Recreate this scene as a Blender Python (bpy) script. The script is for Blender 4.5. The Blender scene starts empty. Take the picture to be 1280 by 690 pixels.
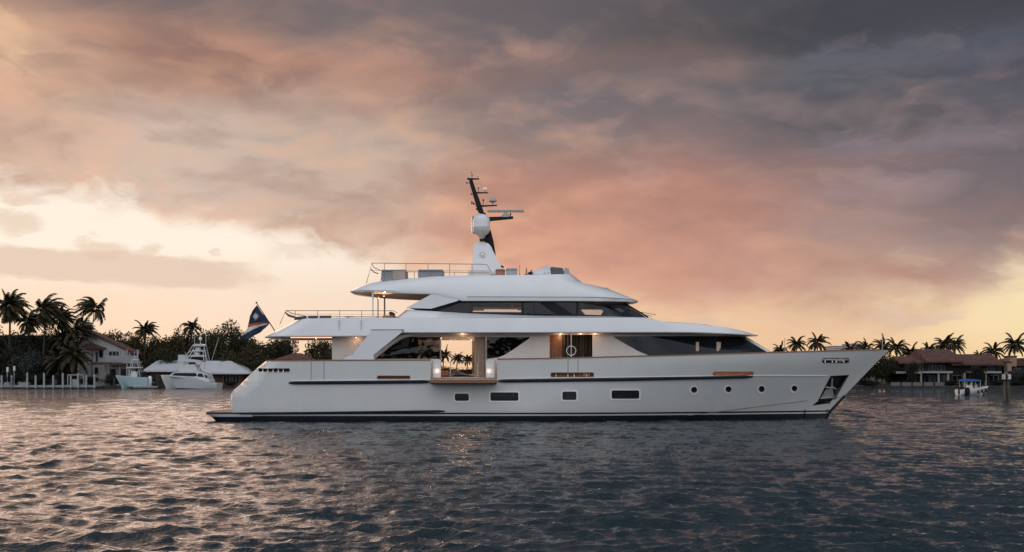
import bpy, bmesh, math, random
import numpy as np
from math import radians as R, sin, cos, pi, sqrt, atan2
from mathutils import Vector, Matrix, noise
from mathutils.geometry import delaunay_2d_cdt

random.seed(7)
scene = bpy.context.scene
col = scene.collection

# ------------------------------------------------------------------ camera
F = 1400.0          # focal length in photo pixels (1280 wide)
HOR = 463.0         # row of the horizon in the photo
H = 2.86            # eye height over the water
cd = bpy.data.cameras.new('camera'); cam = bpy.data.objects.new('camera', cd); col.objects.link(cam)
cam.location = (0, 0, H); cam.rotation_euler = (R(90), 0, 0)
cd.sensor_width = 36; cd.lens = F / 1280 * 36; cd.shift_y = (HOR - 345) / 1280
cd.clip_start = 0.1; cd.clip_end = 9000
scene.camera = cam
scene.render.resolution_x = 1024; scene.render.resolution_y = 552
scene.view_settings.view_transform = 'Standard'; scene.view_settings.look = 'None'
scene.view_settings.exposure = 0; scene.view_settings.gamma = 1

# ------------------------------------------------------------------ node helper
def lin(c):
    r = []
    for v in c[:3]:
        v = v / 255.0
        r.append(v / 12.92 if v <= 0.04045 else ((v + 0.055) / 1.055) ** 2.4)
    return (r[0], r[1], r[2], 1)

class NT:
    def __init__(s, tree): s.t = tree; s.n = tree.nodes; s.l = tree.links
    def node(s, k, **kw):
        n = s.n.new(k)
        for a, v in kw.items(): setattr(n, a, v)
        return n
    def put(s, sock, v):
        if isinstance(v, S): s.l.new(v.o, sock)
        elif isinstance(v, bpy.types.NodeSocket): s.l.new(v, sock)
        else:
            try: sock.default_value = v
            except Exception: sock.default_value = (v, v, v)
    def m(s, op, a, b=None, c=None, clamp=False):
        n = s.node('ShaderNodeMath', operation=op, use_clamp=clamp)
        s.put(n.inputs[0], a)
        if b is not None: s.put(n.inputs[1], b)
        if c is not None: s.put(n.inputs[2], c)
        return S(s, n.outputs[0])
    def ramp(s, fac, stops, interp='LINEAR'):
        n = s.node('ShaderNodeValToRGB'); n.color_ramp.interpolation = interp
        e = n.color_ramp.elements
        while len(e) > 1: e.remove(e[-1])
        e[0].position = stops[0][0]; e[0].color = stops[0][1]
        for p, c in stops[1:]:
            q = e.new(p); q.color = c
        s.put(n.inputs[0], fac)
        return S(s, n.outputs[0])
    def mix(s, f, a, b, blend='MIX'):
        n = s.node('ShaderNodeMix', data_type='RGBA', blend_type=blend)
        s.put(n.inputs[0], f); s.put(n.inputs[6], a); s.put(n.inputs[7], b)
        return S(s, n.outputs[2])
    def smooth(s, x, a, b):
        n = s.node('ShaderNodeMapRange', interpolation_type='SMOOTHSTEP')
        s.put(n.inputs[0], x); s.put(n.inputs[1], a); s.put(n.inputs[2], b)
        return S(s, n.outputs[0])
    def xyz(s, x, y, z=0.0):
        n = s.node('ShaderNodeCombineXYZ'); s.put(n.inputs[0], x); s.put(n.inputs[1], y); s.put(n.inputs[2], z)
        return S(s, n.outputs[0])
    def noise(s, vec, scale, detail=5, rough=0.55, dist=0.0, lac=2.0):
        n = s.node('ShaderNodeTexNoise'); s.put(n.inputs['Vector'], vec)
        n.inputs['Scale'].default_value = scale; n.inputs['Detail'].default_value = detail
        n.inputs['Roughness'].default_value = rough; n.inputs['Distortion'].default_value = dist
        n.inputs['Lacunarity'].default_value = lac
        return S(s, n.outputs[0])

class S:
    def __init__(s, nt, o): s.nt = nt; s.o = o
    def __add__(s, b): return s.nt.m('ADD', s, b)
    def __radd__(s, b): return s.nt.m('ADD', b, s)
    def __sub__(s, b): return s.nt.m('SUBTRACT', s, b)
    def __rsub__(s, b): return s.nt.m('SUBTRACT', b, s)
    def __mul__(s, b): return s.nt.m('MULTIPLY', s, b)
    def __rmul__(s, b): return s.nt.m('MULTIPLY', b, s)
    def __truediv__(s, b): return s.nt.m('DIVIDE', s, b)

# ------------------------------------------------------------------ world: sunset sky with layered cloud
def build_world():
    w = bpy.data.worlds.new('World'); scene.world = w; w.use_nodes = True
    t = NT(w.node_tree); t.n.clear()
    tc = t.node('ShaderNodeTexCoord')
    sp = t.node('ShaderNodeSeparateXYZ'); t.l.new(tc.outputs['Generated'], sp.inputs[0])
    x, y, z = (S(t, sp.outputs[i]) for i in range(3))
    az = t.m('ARCTAN2', x, y); el = t.m('ARCSINE', z)
    # large and small domain warps make cloud shapes
    cv = t.xyz(az, el * 2.3)
    w1 = t.noise(cv, 5.0, 5, 0.55); cv2 = t.xyz(az + 7.3, el * 2.3 + 3.1)
    w2 = t.noise(cv2, 6.0, 5, 0.55)
    U0 = 640 + az * 1460; V0 = 463 - el * 1440
    U = U0 + (w1 - 0.5) * 190; V = V0 + (w2 - 0.5) * 110
    warp = (w2 - 0.5) * 0.35
    cv3 = t.xyz(az + warp, el * 3.2 + (w1 - 0.5) * 0.5)
    n1 = t.noise(cv3, 8.0, 8, 0.58, 0.3)
    n2 = t.noise(t.xyz(az + warp + 4.0, el * 3.0 + (w1 - 0.5) * 0.3 + 1.7), 9.0, 6, 0.5, 0.2)
    VS = [0, 40, 80, 120, 170, 230, 290, 350, 400, 460]
    cols = [
        (0,    [(122,106,104),(172,138,123),(214,172,146),(208,170,148),(206,172,152),(214,182,162),(224,196,176),(238,212,190),(240,214,190),(240,205,165)]),
        (210,  [(112,102,104),(126,108,106),(168,128,114),(184,146,130),(208,186,172),(210,188,174),(216,192,176),(232,204,182),(238,210,186),(240,205,165)]),
        (430,  [(110,103,107),(130,114,113),(184,141,124),(178,148,134),(190,166,152),(202,176,160),(220,184,162),(232,198,172),(236,202,172),(240,200,160)]),
        (640,  [(103,98,104),(118,106,110),(136,115,112),(130,117,118),(156,133,126),(192,142,124),(218,160,136),(226,170,144),(232,184,152),(238,196,162)]),
        (860,  [(88,88,94),(92,86,88),(118,102,100),(112,104,107),(128,114,116),(180,132,118),(200,148,130),(212,158,136),(232,184,154),(242,202,164)]),
        (1070, [(68,72,78),(76,73,76),(92,94,103),(88,88,95),(106,100,106),(142,120,121),(168,138,131),(200,160,142),(226,184,154),(246,208,165)]),
        (1280, [(58,63,72),(64,68,78),(84,88,102),(80,82,94),(102,98,106),(116,107,113),(130,116,118),(182,150,139),(236,204,168),(250,220,175)])]
    vr = V / 470.0
    c = None; prev = None
    for u, cs in cols:
        r = t.ramp(vr, [(v / 470.0, lin(k)) for v, k in zip(VS, cs)])
        c = r if c is None else t.mix(t.smooth(U, prev, u), c, r)
        prev = u
    # light and dark structure inside the cloud
    dark = t.smooth(n1, 0.42, 0.72)
    c = t.mix(dark * 0.15, c, lin((88, 82, 90)))
    lite = t.smooth(n2, 0.52, 0.78) * t.smooth(V0, -60, 230)
    c = t.mix(lite * 0.22, c, lin((240, 182, 150)))
    # named bands: brown bank upper left, pale blue-grey rolls upper right
    def blob(cx, cy, rx, ry, warp=1.0):
        a = (U0 + (w1 - 0.5) * (190 * warp) - cx) / rx; b = (V0 + (n1 - 0.5) * (120 * warp) - cy) / ry
        return t.smooth(a * a + b * b, 1.0, 0.0)
    c = t.mix(blob(300, 88, 150, 34) * 0.6, c, lin((140, 108, 100)))
    c = t.mix(blob(60, 118, 50, 24, 1.6) * 0.25, c, lin((158, 128, 114)))
    c = t.mix(blob(15, 80, 44, 40) * 0.4, c, lin((250, 208, 165)))
    c = t.mix(blob(350, 190, 260, 60) * 0.3, c, lin((203, 184, 170)))
    c = t.mix(blob(1150, 40, 330, 42) * 0.7, c, lin((70, 72, 80)))
    c = t.mix(blob(1100, 92, 200, 20, 1.4) * 0.2, c, lin((112, 116, 130)))
    c = t.mix(blob(1120, 155, 210, 26) * 0.55, c, lin((92, 88, 92)))
    c = t.mix(blob(1130, 205, 150, 26, 1.4) * 0.25, c, lin((152, 142, 152)))
    c = t.mix(blob(720, 130, 120, 34) * 0.4, c, lin((112, 108, 118)))
    c = t.mix(blob(790, 205, 40, 26, 1.5) * 0.15, c, lin((178, 165, 168)))
    c = t.mix(blob(455, 100, 90, 60, 1.6) * 0.35, c, lin((206, 158, 138)))
    # relief: billows lit from below by the low sun
    def bil(dz, sc, k):
        return t.noise(t.xyz(az + (w2 - 0.5) * 0.10 + k, (el + dz) * 2.0 + (w1 - 0.5) * 0.10 + k), sc, 4, 0.48, 0.15)
    rel = (bil(0.0, 7.0, 0) - bil(0.016, 7.0, 0)) * 2.9 + (bil(0.0, 17.0, 5) - bil(0.007, 17.0, 5)) * 0.8
    rel = rel * (t.smooth(V0, 20, 240) * 0.62 + 0.38) * (1.0 - t.smooth(U0, 500, 1100) * 0.3)
    up = t.m('MAXIMUM', rel, 0.0); dn_ = t.m('MAXIMUM', rel * -1.0, 0.0)
    c = t.mix(t.m('MINIMUM', up, 0.5), c, t.mix(t.smooth(U0, 500, 1150), lin((250, 188, 150)), lin((176, 150, 150))))
    c = t.mix(t.m('MINIMUM', dn_ * 1.1, 0.5), c, t.mix(t.smooth(V0, 0, 330), lin((84, 76, 80)), lin((170, 128, 118))))
    tp = t.smooth(V0 + (n1 - 0.5) * 90, 75, -15)
    c = t.mix(tp * 0.6, c, t.mix(t.smooth(U0, 350, 1100), lin((122, 108, 110)), lin((66, 69, 77))))
    # clear glow under the cloud bank
    gl = t.ramp(vr, [(0.50, lin((253, 240, 224))), (0.66, lin((254, 241, 224))), (0.80, lin((248, 224, 204))), (0.92, lin((247, 214, 184))), (1.0, lin((242, 198, 158)))])
    gr = t.ramp(vr, [(0.70, lin((246, 218, 180))), (0.86, lin((243, 206, 168))), (1.0, lin((240, 192, 150)))])
    gy = t.ramp(vr, [(0.66, lin((252, 232, 196))), (0.86, lin((250, 224, 178))), (1.0, lin((247, 208, 158)))])
    glow = t.mix(t.smooth(U, 1020, 1240), t.mix(t.smooth(U, 420, 800), gl, gr), gy)
    yb = t.ramp(U0 / 1280.0, [(0.0, (.338,)*3+(1,)), (0.12, (.378,)*3+(1,)), (0.23, (.413,)*3+(1,)), (0.33, (.448,)*3+(1,)), (0.42, (.505,)*3+(1,)),
                              (0.55, (.565,)*3+(1,)), (0.72, (.578,)*3+(1,)), (0.84, (.590,)*3+(1,)), (0.93, (.560,)*3+(1,)), (1.0, (.505,)*3+(1,))])
    edge = V0 + (n1 - 0.5) * 120 + (bil(0.0, 17.0, 5) - 0.5) * 90 + (bil(0.0, 7.0, 0) - 0.5) * 70 - yb * 690.0
    soft = t.smooth(U0, 330, 640)
    fa = t.mix(soft, t.smooth(edge, -26, 22), t.smooth(edge, -60, 45))
    c = t.mix(fa, c, glow)
    # thin bar of cloud and puffs low on the left
    nb = t.noise(t.xyz(az + 2.0, el * 3.0), 12.0, 7, 0.6)
    bar_e = (V0 - 340 + (U0 * -0.03) + 6) / 22.0
    bar = t.smooth(bar_e * bar_e + (nb - 0.5) * 3.2, 1.1, 0.35) * t.smooth(U0 + (nb - 0.5) * 160, 330, 270)
    c = t.mix(bar * 0.9, c, lin((226, 200, 184)))
    for cx, cy, rx, ry in ((35, 291, 30, 13), (132, 318, 24, 14), (185, 318, 24, 12), (42, 262, 20, 10), (268, 316, 9, 5), (900, 402, 40, 9), (1150, 398, 60, 9)):
        a = (U0 + (nb - 0.5) * 110 - cx) / rx; b = (V0 + (nb - 0.5) * 45 + (n1 - 0.5) * 60 - cy) / ry
        c = t.mix(t.smooth(a * a + b * b + (bil(0.0, 17.0, 5) - 0.5) * 3.0, 1.5, 0.0) * 0.6, c, lin((222, 194, 176)))
    # overhead and behind the viewer: broken pale evening cloud
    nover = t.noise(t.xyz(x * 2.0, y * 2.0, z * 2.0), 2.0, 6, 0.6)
    over = t.mix(nover, (0.07, 0.09, 0.115, 1), (0.24, 0.28, 0.33, 1))
    c = t.mix(t.smooth(el, 0.335, 0.50), c, over)
    # unseen pink glow added high on the left to brighten the water's reflections
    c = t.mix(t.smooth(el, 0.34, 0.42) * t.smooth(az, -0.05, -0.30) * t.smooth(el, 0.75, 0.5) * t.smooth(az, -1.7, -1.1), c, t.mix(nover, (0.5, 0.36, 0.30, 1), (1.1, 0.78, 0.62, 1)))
    rear = t.mix(t.smooth(nover, 0.3, 0.7), (0.68, 0.72, 0.82, 1), (1.22, 1.24, 1.30, 1))
    rear_band = t.noise(t.xyz(az * 6.0, 0.0, 9.0), 6.0, 6, 0.65)
    rear = t.mix(t.smooth(z - rear_band * 0.075, 0.006, -0.004), rear, (0.035, 0.036, 0.034, 1))  # unseen dark shore band added to keep the window reflections dark
    c = t.mix(t.smooth(y, 0.25, -0.35), c, rear)
    c = t.mix(t.smooth(z, -0.005, -0.03), c, (0.03, 0.035, 0.04, 1))
    sky = t.node('ShaderNodeTexSky', sky_type='NISHITA'); sky.sun_disc = False
    sky.sun_elevation = R(6); sky.sun_rotation = R(-22)
    bg1 = t.node('ShaderNodeBackground'); t.l.new(sky.outputs[0], bg1.inputs[0]); bg1.inputs[1].default_value = 0.05
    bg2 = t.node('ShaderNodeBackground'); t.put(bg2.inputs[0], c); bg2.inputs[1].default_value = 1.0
    mx = t.node('ShaderNodeMixShader'); mx.inputs[0].default_value = 0.97
    t.l.new(bg1.outputs[0], mx.inputs[1]); t.l.new(bg2.outputs[0], mx.inputs[2])
    o = t.node('ShaderNodeOutputWorld'); t.l.new(mx.outputs[0], o.inputs[0])
build_world()

# low sun, veiled, behind the left shore
sd = bpy.data.lights.new('sun', 'SUN'); sun = bpy.data.objects.new('sun', sd); col.objects.link(sun)
sd.energy = 0.26; sd.angle = R(30); sd.color = (1.0, 0.66, 0.50)
saz, sel = R(-24), R(8)
sdir = Vector((sin(saz) * cos(sel), cos(saz) * cos(sel), sin(sel)))
sun.rotation_euler = sdir.to_track_quat('Z', 'Y').to_euler()

# ------------------------------------------------------------------ materials
MATS = {}
def pmat(name, base, rough=0.5, metal=0.0, var=0.12, vscale=3.0, bump=0.0, bscale=20.0, coat=0.0, emit=None, estr=0.0, spec=0.5, base2=None, stretch=(1,1,1)):
    if name in MATS: return MATS[name]
    m = bpy.data.materials.new(name); m.use_nodes = True
    t = NT(m.node_tree); b = t.n['Principled BSDF']
    tc = t.node('ShaderNodeTexCoord')
    mp = t.node('ShaderNodeMapping'); mp.inputs['Scale'].default_value = stretch
    t.l.new(tc.outputs['Object'], mp.inputs[0]); vec = mp.outputs[0]
    n = t.noise(vec, vscale, 6, 0.6)
    b2 = base2 if base2 else tuple(v * (1 - var) for v in base)
    b1 = base if base2 else tuple(min(1, v * (1 + var * 0.5)) for v in base)
    t.put(b.inputs['Base Color'], t.mix(t.smooth(n, 0.3, 0.7), tuple(b1) + (1,), tuple(b2) + (1,)))
    b.inputs['Metallic'].default_value = metal
    t.put(b.inputs['Roughness'], rough + (n - 0.5) * (0.3 * rough))
    b.inputs['Coat Weight'].default_value = coat; b.inputs['Coat Roughness'].default_value = 0.06
    b.inputs['Specular IOR Level'].default_value = spec
    if bump:
        bn = t.node('ShaderNodeBump'); bn.inputs['Strength'].default_value = bump; bn.inputs['Distance'].default_value = 0.04
        t.put(bn.inputs['Height'], t.noise(vec, bscale, 5, 0.6)); t.l.new(bn.outputs[0], b.inputs['Normal'])
    if emit:
        b.inputs['Emission Color'].default_value = tuple(emit) + (1,); b.inputs['Emission Strength'].default_value = estr
    MATS[name] = m
    return m

def tinted(name, tr, gloss=0.06):
    m = bpy.data.materials.new(name); m.use_nodes = True
    t = NT(m.node_tree); t.n.clear()
    a = t.node('ShaderNodeBsdfTransparent'); a.inputs[0].default_value = tuple(tr) + (1,)
    g = t.node('ShaderNodeBsdfGlossy'); g.inputs['Roughness'].default_value = 0.02
    fr = t.node('ShaderNodeFresnel'); fr.inputs[0].default_value = 1.5
    tc = t.node('ShaderNodeTexCoord')
    bn = t.node('ShaderNodeBump'); bn.inputs['Strength'].default_value = 0.15; bn.inputs['Distance'].default_value = 0.3
    t.put(bn.inputs['Height'], t.noise(tc.outputs['Object'], 0.8, 2)); t.l.new(bn.outputs[0], g.inputs['Normal'])
    mx = t.node('ShaderNodeMixShader'); t.l.new(fr.outputs[0], mx.inputs[0]); t.l.new(a.outputs[0], mx.inputs[1]); t.l.new(g.outputs[0], mx.inputs[2])
    o = t.node('ShaderNodeOutputMaterial'); t.l.new(mx.outputs[0], o.inputs[0])
    return m

white = pmat('white_gelcoat', (0.80, 0.81, 0.83), 0.25, coat=0.8, var=0.04, vscale=0.6)
ivory = pmat('ivory_paint', (0.74, 0.68, 0.62), 0.4, coat=0.2, var=0.05)
grey = pmat('grey_cushion', (0.30, 0.32, 0.35), 0.85, bump=0.2, bscale=40)
tan = pmat('tan_cushion', (0.45, 0.24, 0.16), 0.85, bump=0.2, bscale=40)
teak = pmat('teak', (0.30, 0.15, 0.09), 0.5, var=0.3, vscale=2, stretch=(1, 14, 14), base2=(0.20, 0.09, 0.05))
teakl = pmat('teak_ceiling', (0.34, 0.17, 0.11), 0.45, var=0.3, vscale=2, stretch=(1, 10, 1))
steel = pmat('stainless_steel', (0.62, 0.60, 0.58), 0.22, metal=1.0, var=0.1)
darksteel = pmat('bronze_steel', (0.32, 0.24, 0.20), 0.3, metal=0.8, var=0.1)
black = pmat('black_paint', (0.008, 0.009, 0.011), 0.5, spec=0.25, var=0.2)
navy = pmat('navy_rubber', (0.010, 0.015, 0.024), 0.65, var=0.3, spec=.25)
dglass = pmat('dark_glass', (0.008, 0.010, 0.013), 0.03, var=0.1, spec=0.6)
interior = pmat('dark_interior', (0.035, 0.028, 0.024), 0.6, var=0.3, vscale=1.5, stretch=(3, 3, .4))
wood = pmat('interior_wood', (0.30, 0.13, 0.05), 0.4, var=0.4, vscale=2, stretch=(6, 6, .5))
curtain = pmat('curtain_cloth', (0.62, 0.50, 0.40), 0.9, var=0.35, vscale=9, stretch=(2, 2, 0.05))
dcurtain = pmat('dark_curtain', (0.10, 0.075, 0.065), 0.9, var=0.8, vscale=7, stretch=(2, 2, 0.05))
lamp = pmat('warm_lamp', (1, .8, .6), 0.5, emit=(1.0, 0.60, 0.34), estr=3.0)
strip = pmat('warm_strip', (1, .8, .6), 0.5, emit=(1.0, 0.50, 0.20), estr=1.6)
slotlamp = pmat('slot_lamp', (.46, .22, .13), 0.6, var=.5, vscale=3, emit=(1.0, 0.36, 0.14), estr=0.10)
tint = tinted('tinted_glass', (0.26, 0.24, 0.23))
clear = tinted('clear_glass', (0.92, 0.93, 0.92))

def hull_paint():
    m = pmat('hull_paint', (0.63, 0.635, 0.615), 0.25, coat=0.9, var=0.04, vscale=0.5)
    t = NT(m.node_tree); b = t.n['Principled BSDF']
    tc = t.node('ShaderNodeTexCoord'); sp = t.node('ShaderNodeSeparateXYZ'); t.l.new(tc.outputs['Object'], sp.inputs[0])
    z = S(t, sp.outputs[2]) / 1.0
    src = b.inputs['Base Color'].links[0].from_socket
    k = (0.012, 0.014, 0.02, 1)
    z01 = (z + 1.0) / 2.0
    st = t.ramp(z01, [(0.0, (1, 1, 1, 1)), (0.660, (0, 0, 0, 1)), (0.702, (1, 1, 1, 1)), (0.748, (0, 0, 0, 1))], 'CONSTANT')
    # faint run marks and streaks down the topsides
    wv = t.noise(t.xyz(S(t, sp.outputs[0]) * 3.0, z * 0.25), 2.0, 5, 0.6)
    c0 = t.mix(t.smooth(wv, 0.5, 0.8) * 0.10, src, (0.40, 0.38, 0.34, 1))
    t.put(b.inputs['Base Color'], t.mix(st, c0, k))
    bn = t.node('ShaderNodeBump'); bn.inputs['Strength'].default_value = 0.35; bn.inputs['Distance'].default_value = 0.02
    t.put(bn.inputs['Height'], t.noise(tc.outputs['Object'], 0.9, 3, 0.5)); t.l.new(bn.outputs[0], b.inputs['Normal']); t.l.new(bn.outputs[0], b.inputs['Coat Normal'])
    return m
hullm = hull_paint()

# ------------------------------------------------------------------ object helpers
def tag(o, label=None, cat=None, group=None, kind=None):
    if label: o['label'] = label
    if cat: o['category'] = cat
    if group: o['group'] = group
    if kind: o['kind'] = kind
    return o
def thing(name, label, cat, loc=(0, 0, 0), group=None):
    o = bpy.data.objects.new(name, None); col.objects.link(o); o.location = loc; o.empty_display_size = 0.3
    return tag(o, label, cat, group)
def rootloc(o):
    while o.parent: o = o.parent
    return Vector(o.location)
FAR = {}
def sides(bm):
    """verts of the pieces wholly beyond the yacht's centre line, if the mesh is a port/starboard pair"""
    seen = set(); far = []; near = False
    for v0 in bm.verts:
        if v0 in seen: continue
        st = [v0]; seen.add(v0); isl = []
        while st:
            v = st.pop(); isl.append(v)
            for e in v.link_edges:
                w = e.other_vert(v)
                if w not in seen: seen.add(w); st.append(w)
        ys = [v.co.y for v in isl]
        if min(ys) >= 66.3 - 1e-4: far += isl
        elif max(ys) <= 66.3 + 1e-4: near = True
        else: return None
    return far if (far and near) else None
def obj(name, bm, mat, parent=None, smooth=35, recalc=True, loc=None):
    """link the bmesh (world coordinates) as one mesh object; a port/starboard pair becomes two"""
    if parent and name not in ('hull', 'deck_house') and abs(rootloc(parent).y - 66.3) < 1e-3:
        fv = sides(bm)
        if fv:
            b2_ = bm.copy(); bm.verts.ensure_lookup_table(); b2_.verts.ensure_lookup_table(); bm.verts.index_update()
            idx = set(v.index for v in fv); v1 = [v for v in bm.verts if v.index in idx]; v2 = [v for v in b2_.verts if v.index not in idx]
            bmesh.ops.delete(bm, geom=v1, context='VERTS'); bmesh.ops.delete(b2_, geom=v2, context='VERTS')
            o1 = obj(name, bm, mat, parent, smooth, recalc, loc); o2 = obj(name, b2_, mat, FAR.get(parent.name, parent), smooth, recalc, loc)
            FAR[o1.name] = o2; return o1
    if recalc: bmesh.ops.recalc_face_normals(bm, faces=bm.faces)
    off = rootloc(parent) if parent else (Vector(loc) if loc else Vector((0, 0, 0)))
    bmesh.ops.translate(bm, verts=bm.verts, vec=-off)
    me = bpy.data.meshes.new(name); bm.to_mesh(me); bm.free()
    for m in (mat if isinstance(mat, (list, tuple)) else [mat]): me.materials.append(m)
    if smooth:
        me.polygons.foreach_set('use_smooth', [True] * len(me.polygons)); me.set_sharp_from_angle(angle=R(smooth))
    o = bpy.data.objects.new(name, me); col.objects.link(o)
    if parent: o.parent = parent
    elif loc: o.location = loc
    return o
def BM(): return bmesh.new()
def box(bm, a, b, bev=0.0, mi=0):
    x0, y0, z0 = a; x1, y1, z1 = b
    r = bmesh.ops.create_cube(bm, size=1.0)
    vs = r['verts']
    bmesh.ops.scale(bm, verts=vs, vec=(abs(x1 - x0), abs(y1 - y0), abs(z1 - z0)))
    bmesh.ops.translate(bm, verts=vs, vec=((x0 + x1) / 2, (y0 + y1) / 2, (z0 + z1) / 2))
    fs = set(f for v in vs for f in v.link_faces)
    for f in fs: f.material_index = mi
    if bev: bmesh.ops.bevel(bm, geom=list(set(e for v in vs for e in v.link_edges)), offset=bev, segments=2, affect='EDGES')
    return bm
def tube(bm, pts, r, seg=6, mi=0, taper=None):
    pts = [Vector(p) for p in pts]; rings = []
    for i, p in enumerate(pts):
        d = (pts[min(i + 1, len(pts) - 1)] - pts[max(i - 1, 0)]).normalized()
        a = d.cross(Vector((0, 0, 1)) if abs(d.z) < 0.9 else Vector((0, 1, 0))).normalized(); b = d.cross(a)
        rr = r if taper is None else r * taper[i]
        rings.append([bm.verts.new(p + a * rr * cos(2 * pi * k / seg) + b * rr * sin(2 * pi * k / seg)) for k in range(seg)])
    for i in range(len(rings) - 1):
        for k in range(seg):
            f = bm.faces.new((rings[i][k], rings[i][(k + 1) % seg], rings[i + 1][(k + 1) % seg], rings[i + 1][k])); f.material_index = mi
    bm.faces.new(rings[0]).material_index = mi; bm.faces.new(rings[-1][::-1]).material_index = mi
    return bm
def lathe(bm, c, prof, seg=24, mi=0):
    rings = []
    for r, z in prof:
        rings.append([bm.verts.new((c[0] + max(r, 1e-3) * cos(2 * pi * k / seg), c[1] + max(r, 1e-3) * sin(2 * pi * k / seg), c[2] + z)) for k in range(seg)])
    for i in range(len(rings) - 1):
        for k in range(seg):
            bm.faces.new((rings[i][k], rings[i][(k + 1) % seg], rings[i + 1][(k + 1) % seg], rings[i + 1][k])).material_index = mi
    bm.faces.new(rings[0][::-1]).material_index = mi; bm.faces.new(rings[-1]).material_index = mi
    return bm
def prism(bm, poly, y0, y1, mi=0):
    """poly in (x,z), extruded from y0 to y1"""
    a = [bm.verts.new((x, y0, z)) for x, z in poly]; b = [bm.verts.new((x, y1, z)) for x, z in poly]
    n = len(poly)
    bm.faces.new(a).material_index = mi; bm.faces.new(b[::-1]).material_index = mi
    for i in range(n): bm.faces.new((a[i], b[i], b[(i + 1) % n], a[(i + 1) % n])).material_index = mi
    return bm
def W2(px, py, Y):  # photo measurement at depth Y -> (x,z) in metres
    return ((px - 640) * Y / F, H + (HOR - py) * Y / F)
def P3(px, py, Y): a = W2(px, py, Y); return Vector((a[0], Y, a[1]))
def PL(pts, Y): return [W2(a, b, Y) for a, b in pts]
def interp(tab):
    xs = [a for a, b in tab]; zs = [b for a, b in tab]
    return lambda x: float(np.interp(x, xs, zs))

def inside(p, poly):
    x, y = p; r = False; n = len(poly); j = n - 1
    for i in range(n):
        xi, yi = poly[i]; xj, yj = poly[j]
        if (yi > y) != (yj > y) and x < (xj - xi) * (y - yi) / (yj - yi) + xi: r = not r
        j = i
    return r
def tri_region(outline, holes, step):
    V = []; E = []
    for lp in [outline] + holes:
        st = len(V); n = len(lp)
        for i in range(n):
            a = lp[i]; b = lp[(i + 1) % n]; d = math.dist(a, b); k = max(1, int(d / step + 0.5))
            for q in range(k): V.append((a[0] + (b[0] - a[0]) * q / k, a[1] + (b[1] - a[1]) * q / k))
        m = len(V) - st
        E += [(st + i, st + (i + 1) % m) for i in range(m)]
    xs = [p[0] for p in outline]; zs = [p[1] for p in outline]
    bd = np.array(V)
    gx = min(xs) + step / 2
    while gx < max(xs):
        gz = min(zs) + step / 2
        while gz < max(zs):
            if inside((gx, gz), outline) and not any(inside((gx, gz), h) for h in holes):
                if np.min(np.hypot(bd[:, 0] - gx, bd[:, 1] - gz)) > step * 0.4: V.append((gx, gz))
            gz += step
        gx += step
    r = delaunay_2d_cdt([Vector(v) for v in V], E, [], 0, 1e-6)
    vs = [tuple(v) for v in r[0]]; fs = []
    for f in r[2]:
        c = (sum(vs[i][0] for i in f) / 3, sum(vs[i][1] for i in f) / 3)
        if inside(c, outline) and not any(inside(c, h) for h in holes): fs.append(f)
    return vs, fs
def skin(bm, outline, fn, t, holes=(), step=0.4, off=0.0, mirror=None, mi=0):
    """slab following the near-side surface y=fn(x,z); off>0 is proud (towards -y); mirror = centre line"""
    vs, fs = tri_region(list(outline), [list(h) for h in holes], step)
    used = set(i for f in fs for i in f)
    for side in ([0] if mirror is None else [0, 1]):
        O = {}; I = {}
        for i in used:
            x, z = vs[i]; y = fn(x, z) - off; yi = y + t
            if mirror is not None: yi = min(yi, mirror - 0.01) if y < mirror else yi
            if side: y = 2 * mirror - y; yi = 2 * mirror - yi
            O[i] = bm.verts.new((x, y, z)); I[i] = bm.verts.new((x, yi, z))
        cnt = {}
        for f in fs:
            bm.faces.new([O[i] for i in f]).material_index = mi; bm.faces.new([I[i] for i in f][::-1]).material_index = mi
            for k in range(3):
                e = (f[k], f[(k + 1) % 3]); cnt.setdefault(tuple(sorted(e)), []).append(e)
        for k, es in cnt.items():
            if len(es) == 1:
                a, b = es[0]; bm.faces.new((O[b], O[a], I[a], I[b])).material_index = mi
    return bm
def ring(xa, xf, W, zf, La, Lf, pa=2.6, pf=2.2, n=12, m=40):
    pts = []
    for i in range(n):
        th = pi / 2 * i / n
        pts.append((xa + La - La * cos(th) ** (2 / pa), W * sin(th) ** (2 / pa)))
    for i in range(m + 1): pts.append((xa + La + (xf - Lf - xa - La) * i / m, W))
    for i in range(1, n + 1):
        th = pi / 2 * (1 - i / n)
        pts.append((xf - Lf + Lf * max(0, cos(th)) ** (2 / pf), W * max(0, sin(th)) ** (2 / pf)))
    return [(x, w, zf(x) if callable(zf) else zf) for x, w in pts]
def loft(bm, rings, yc, cap0=True, cap1=True, mi=0, cap0mi=0):
    R_ = []
    for r in rings:
        R_.append(([bm.verts.new((x, yc - w, z)) for x, w, z in r], [bm.verts.new((x, yc + w, z)) for x, w, z in r]))
    for a, b in zip(R_[:-1], R_[1:]):
        for s in (0, 1):
            for i in range(len(a[s]) - 1):
                bm.faces.new((a[s][i], a[s][i + 1], b[s][i + 1], b[s][i])).material_index = mi
    for c, rr, q in ((cap0, R_[0], cap0mi), (cap1, R_[-1], mi)):
        if c:
            for i in range(len(rr[0]) - 1): bm.faces.new((rr[0][i], rr[0][i + 1], rr[1][i + 1], rr[1][i])).material_index = q
    bmesh.ops.remove_doubles(bm, verts=bm.verts, dist=0.0015)
    return bm

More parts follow.
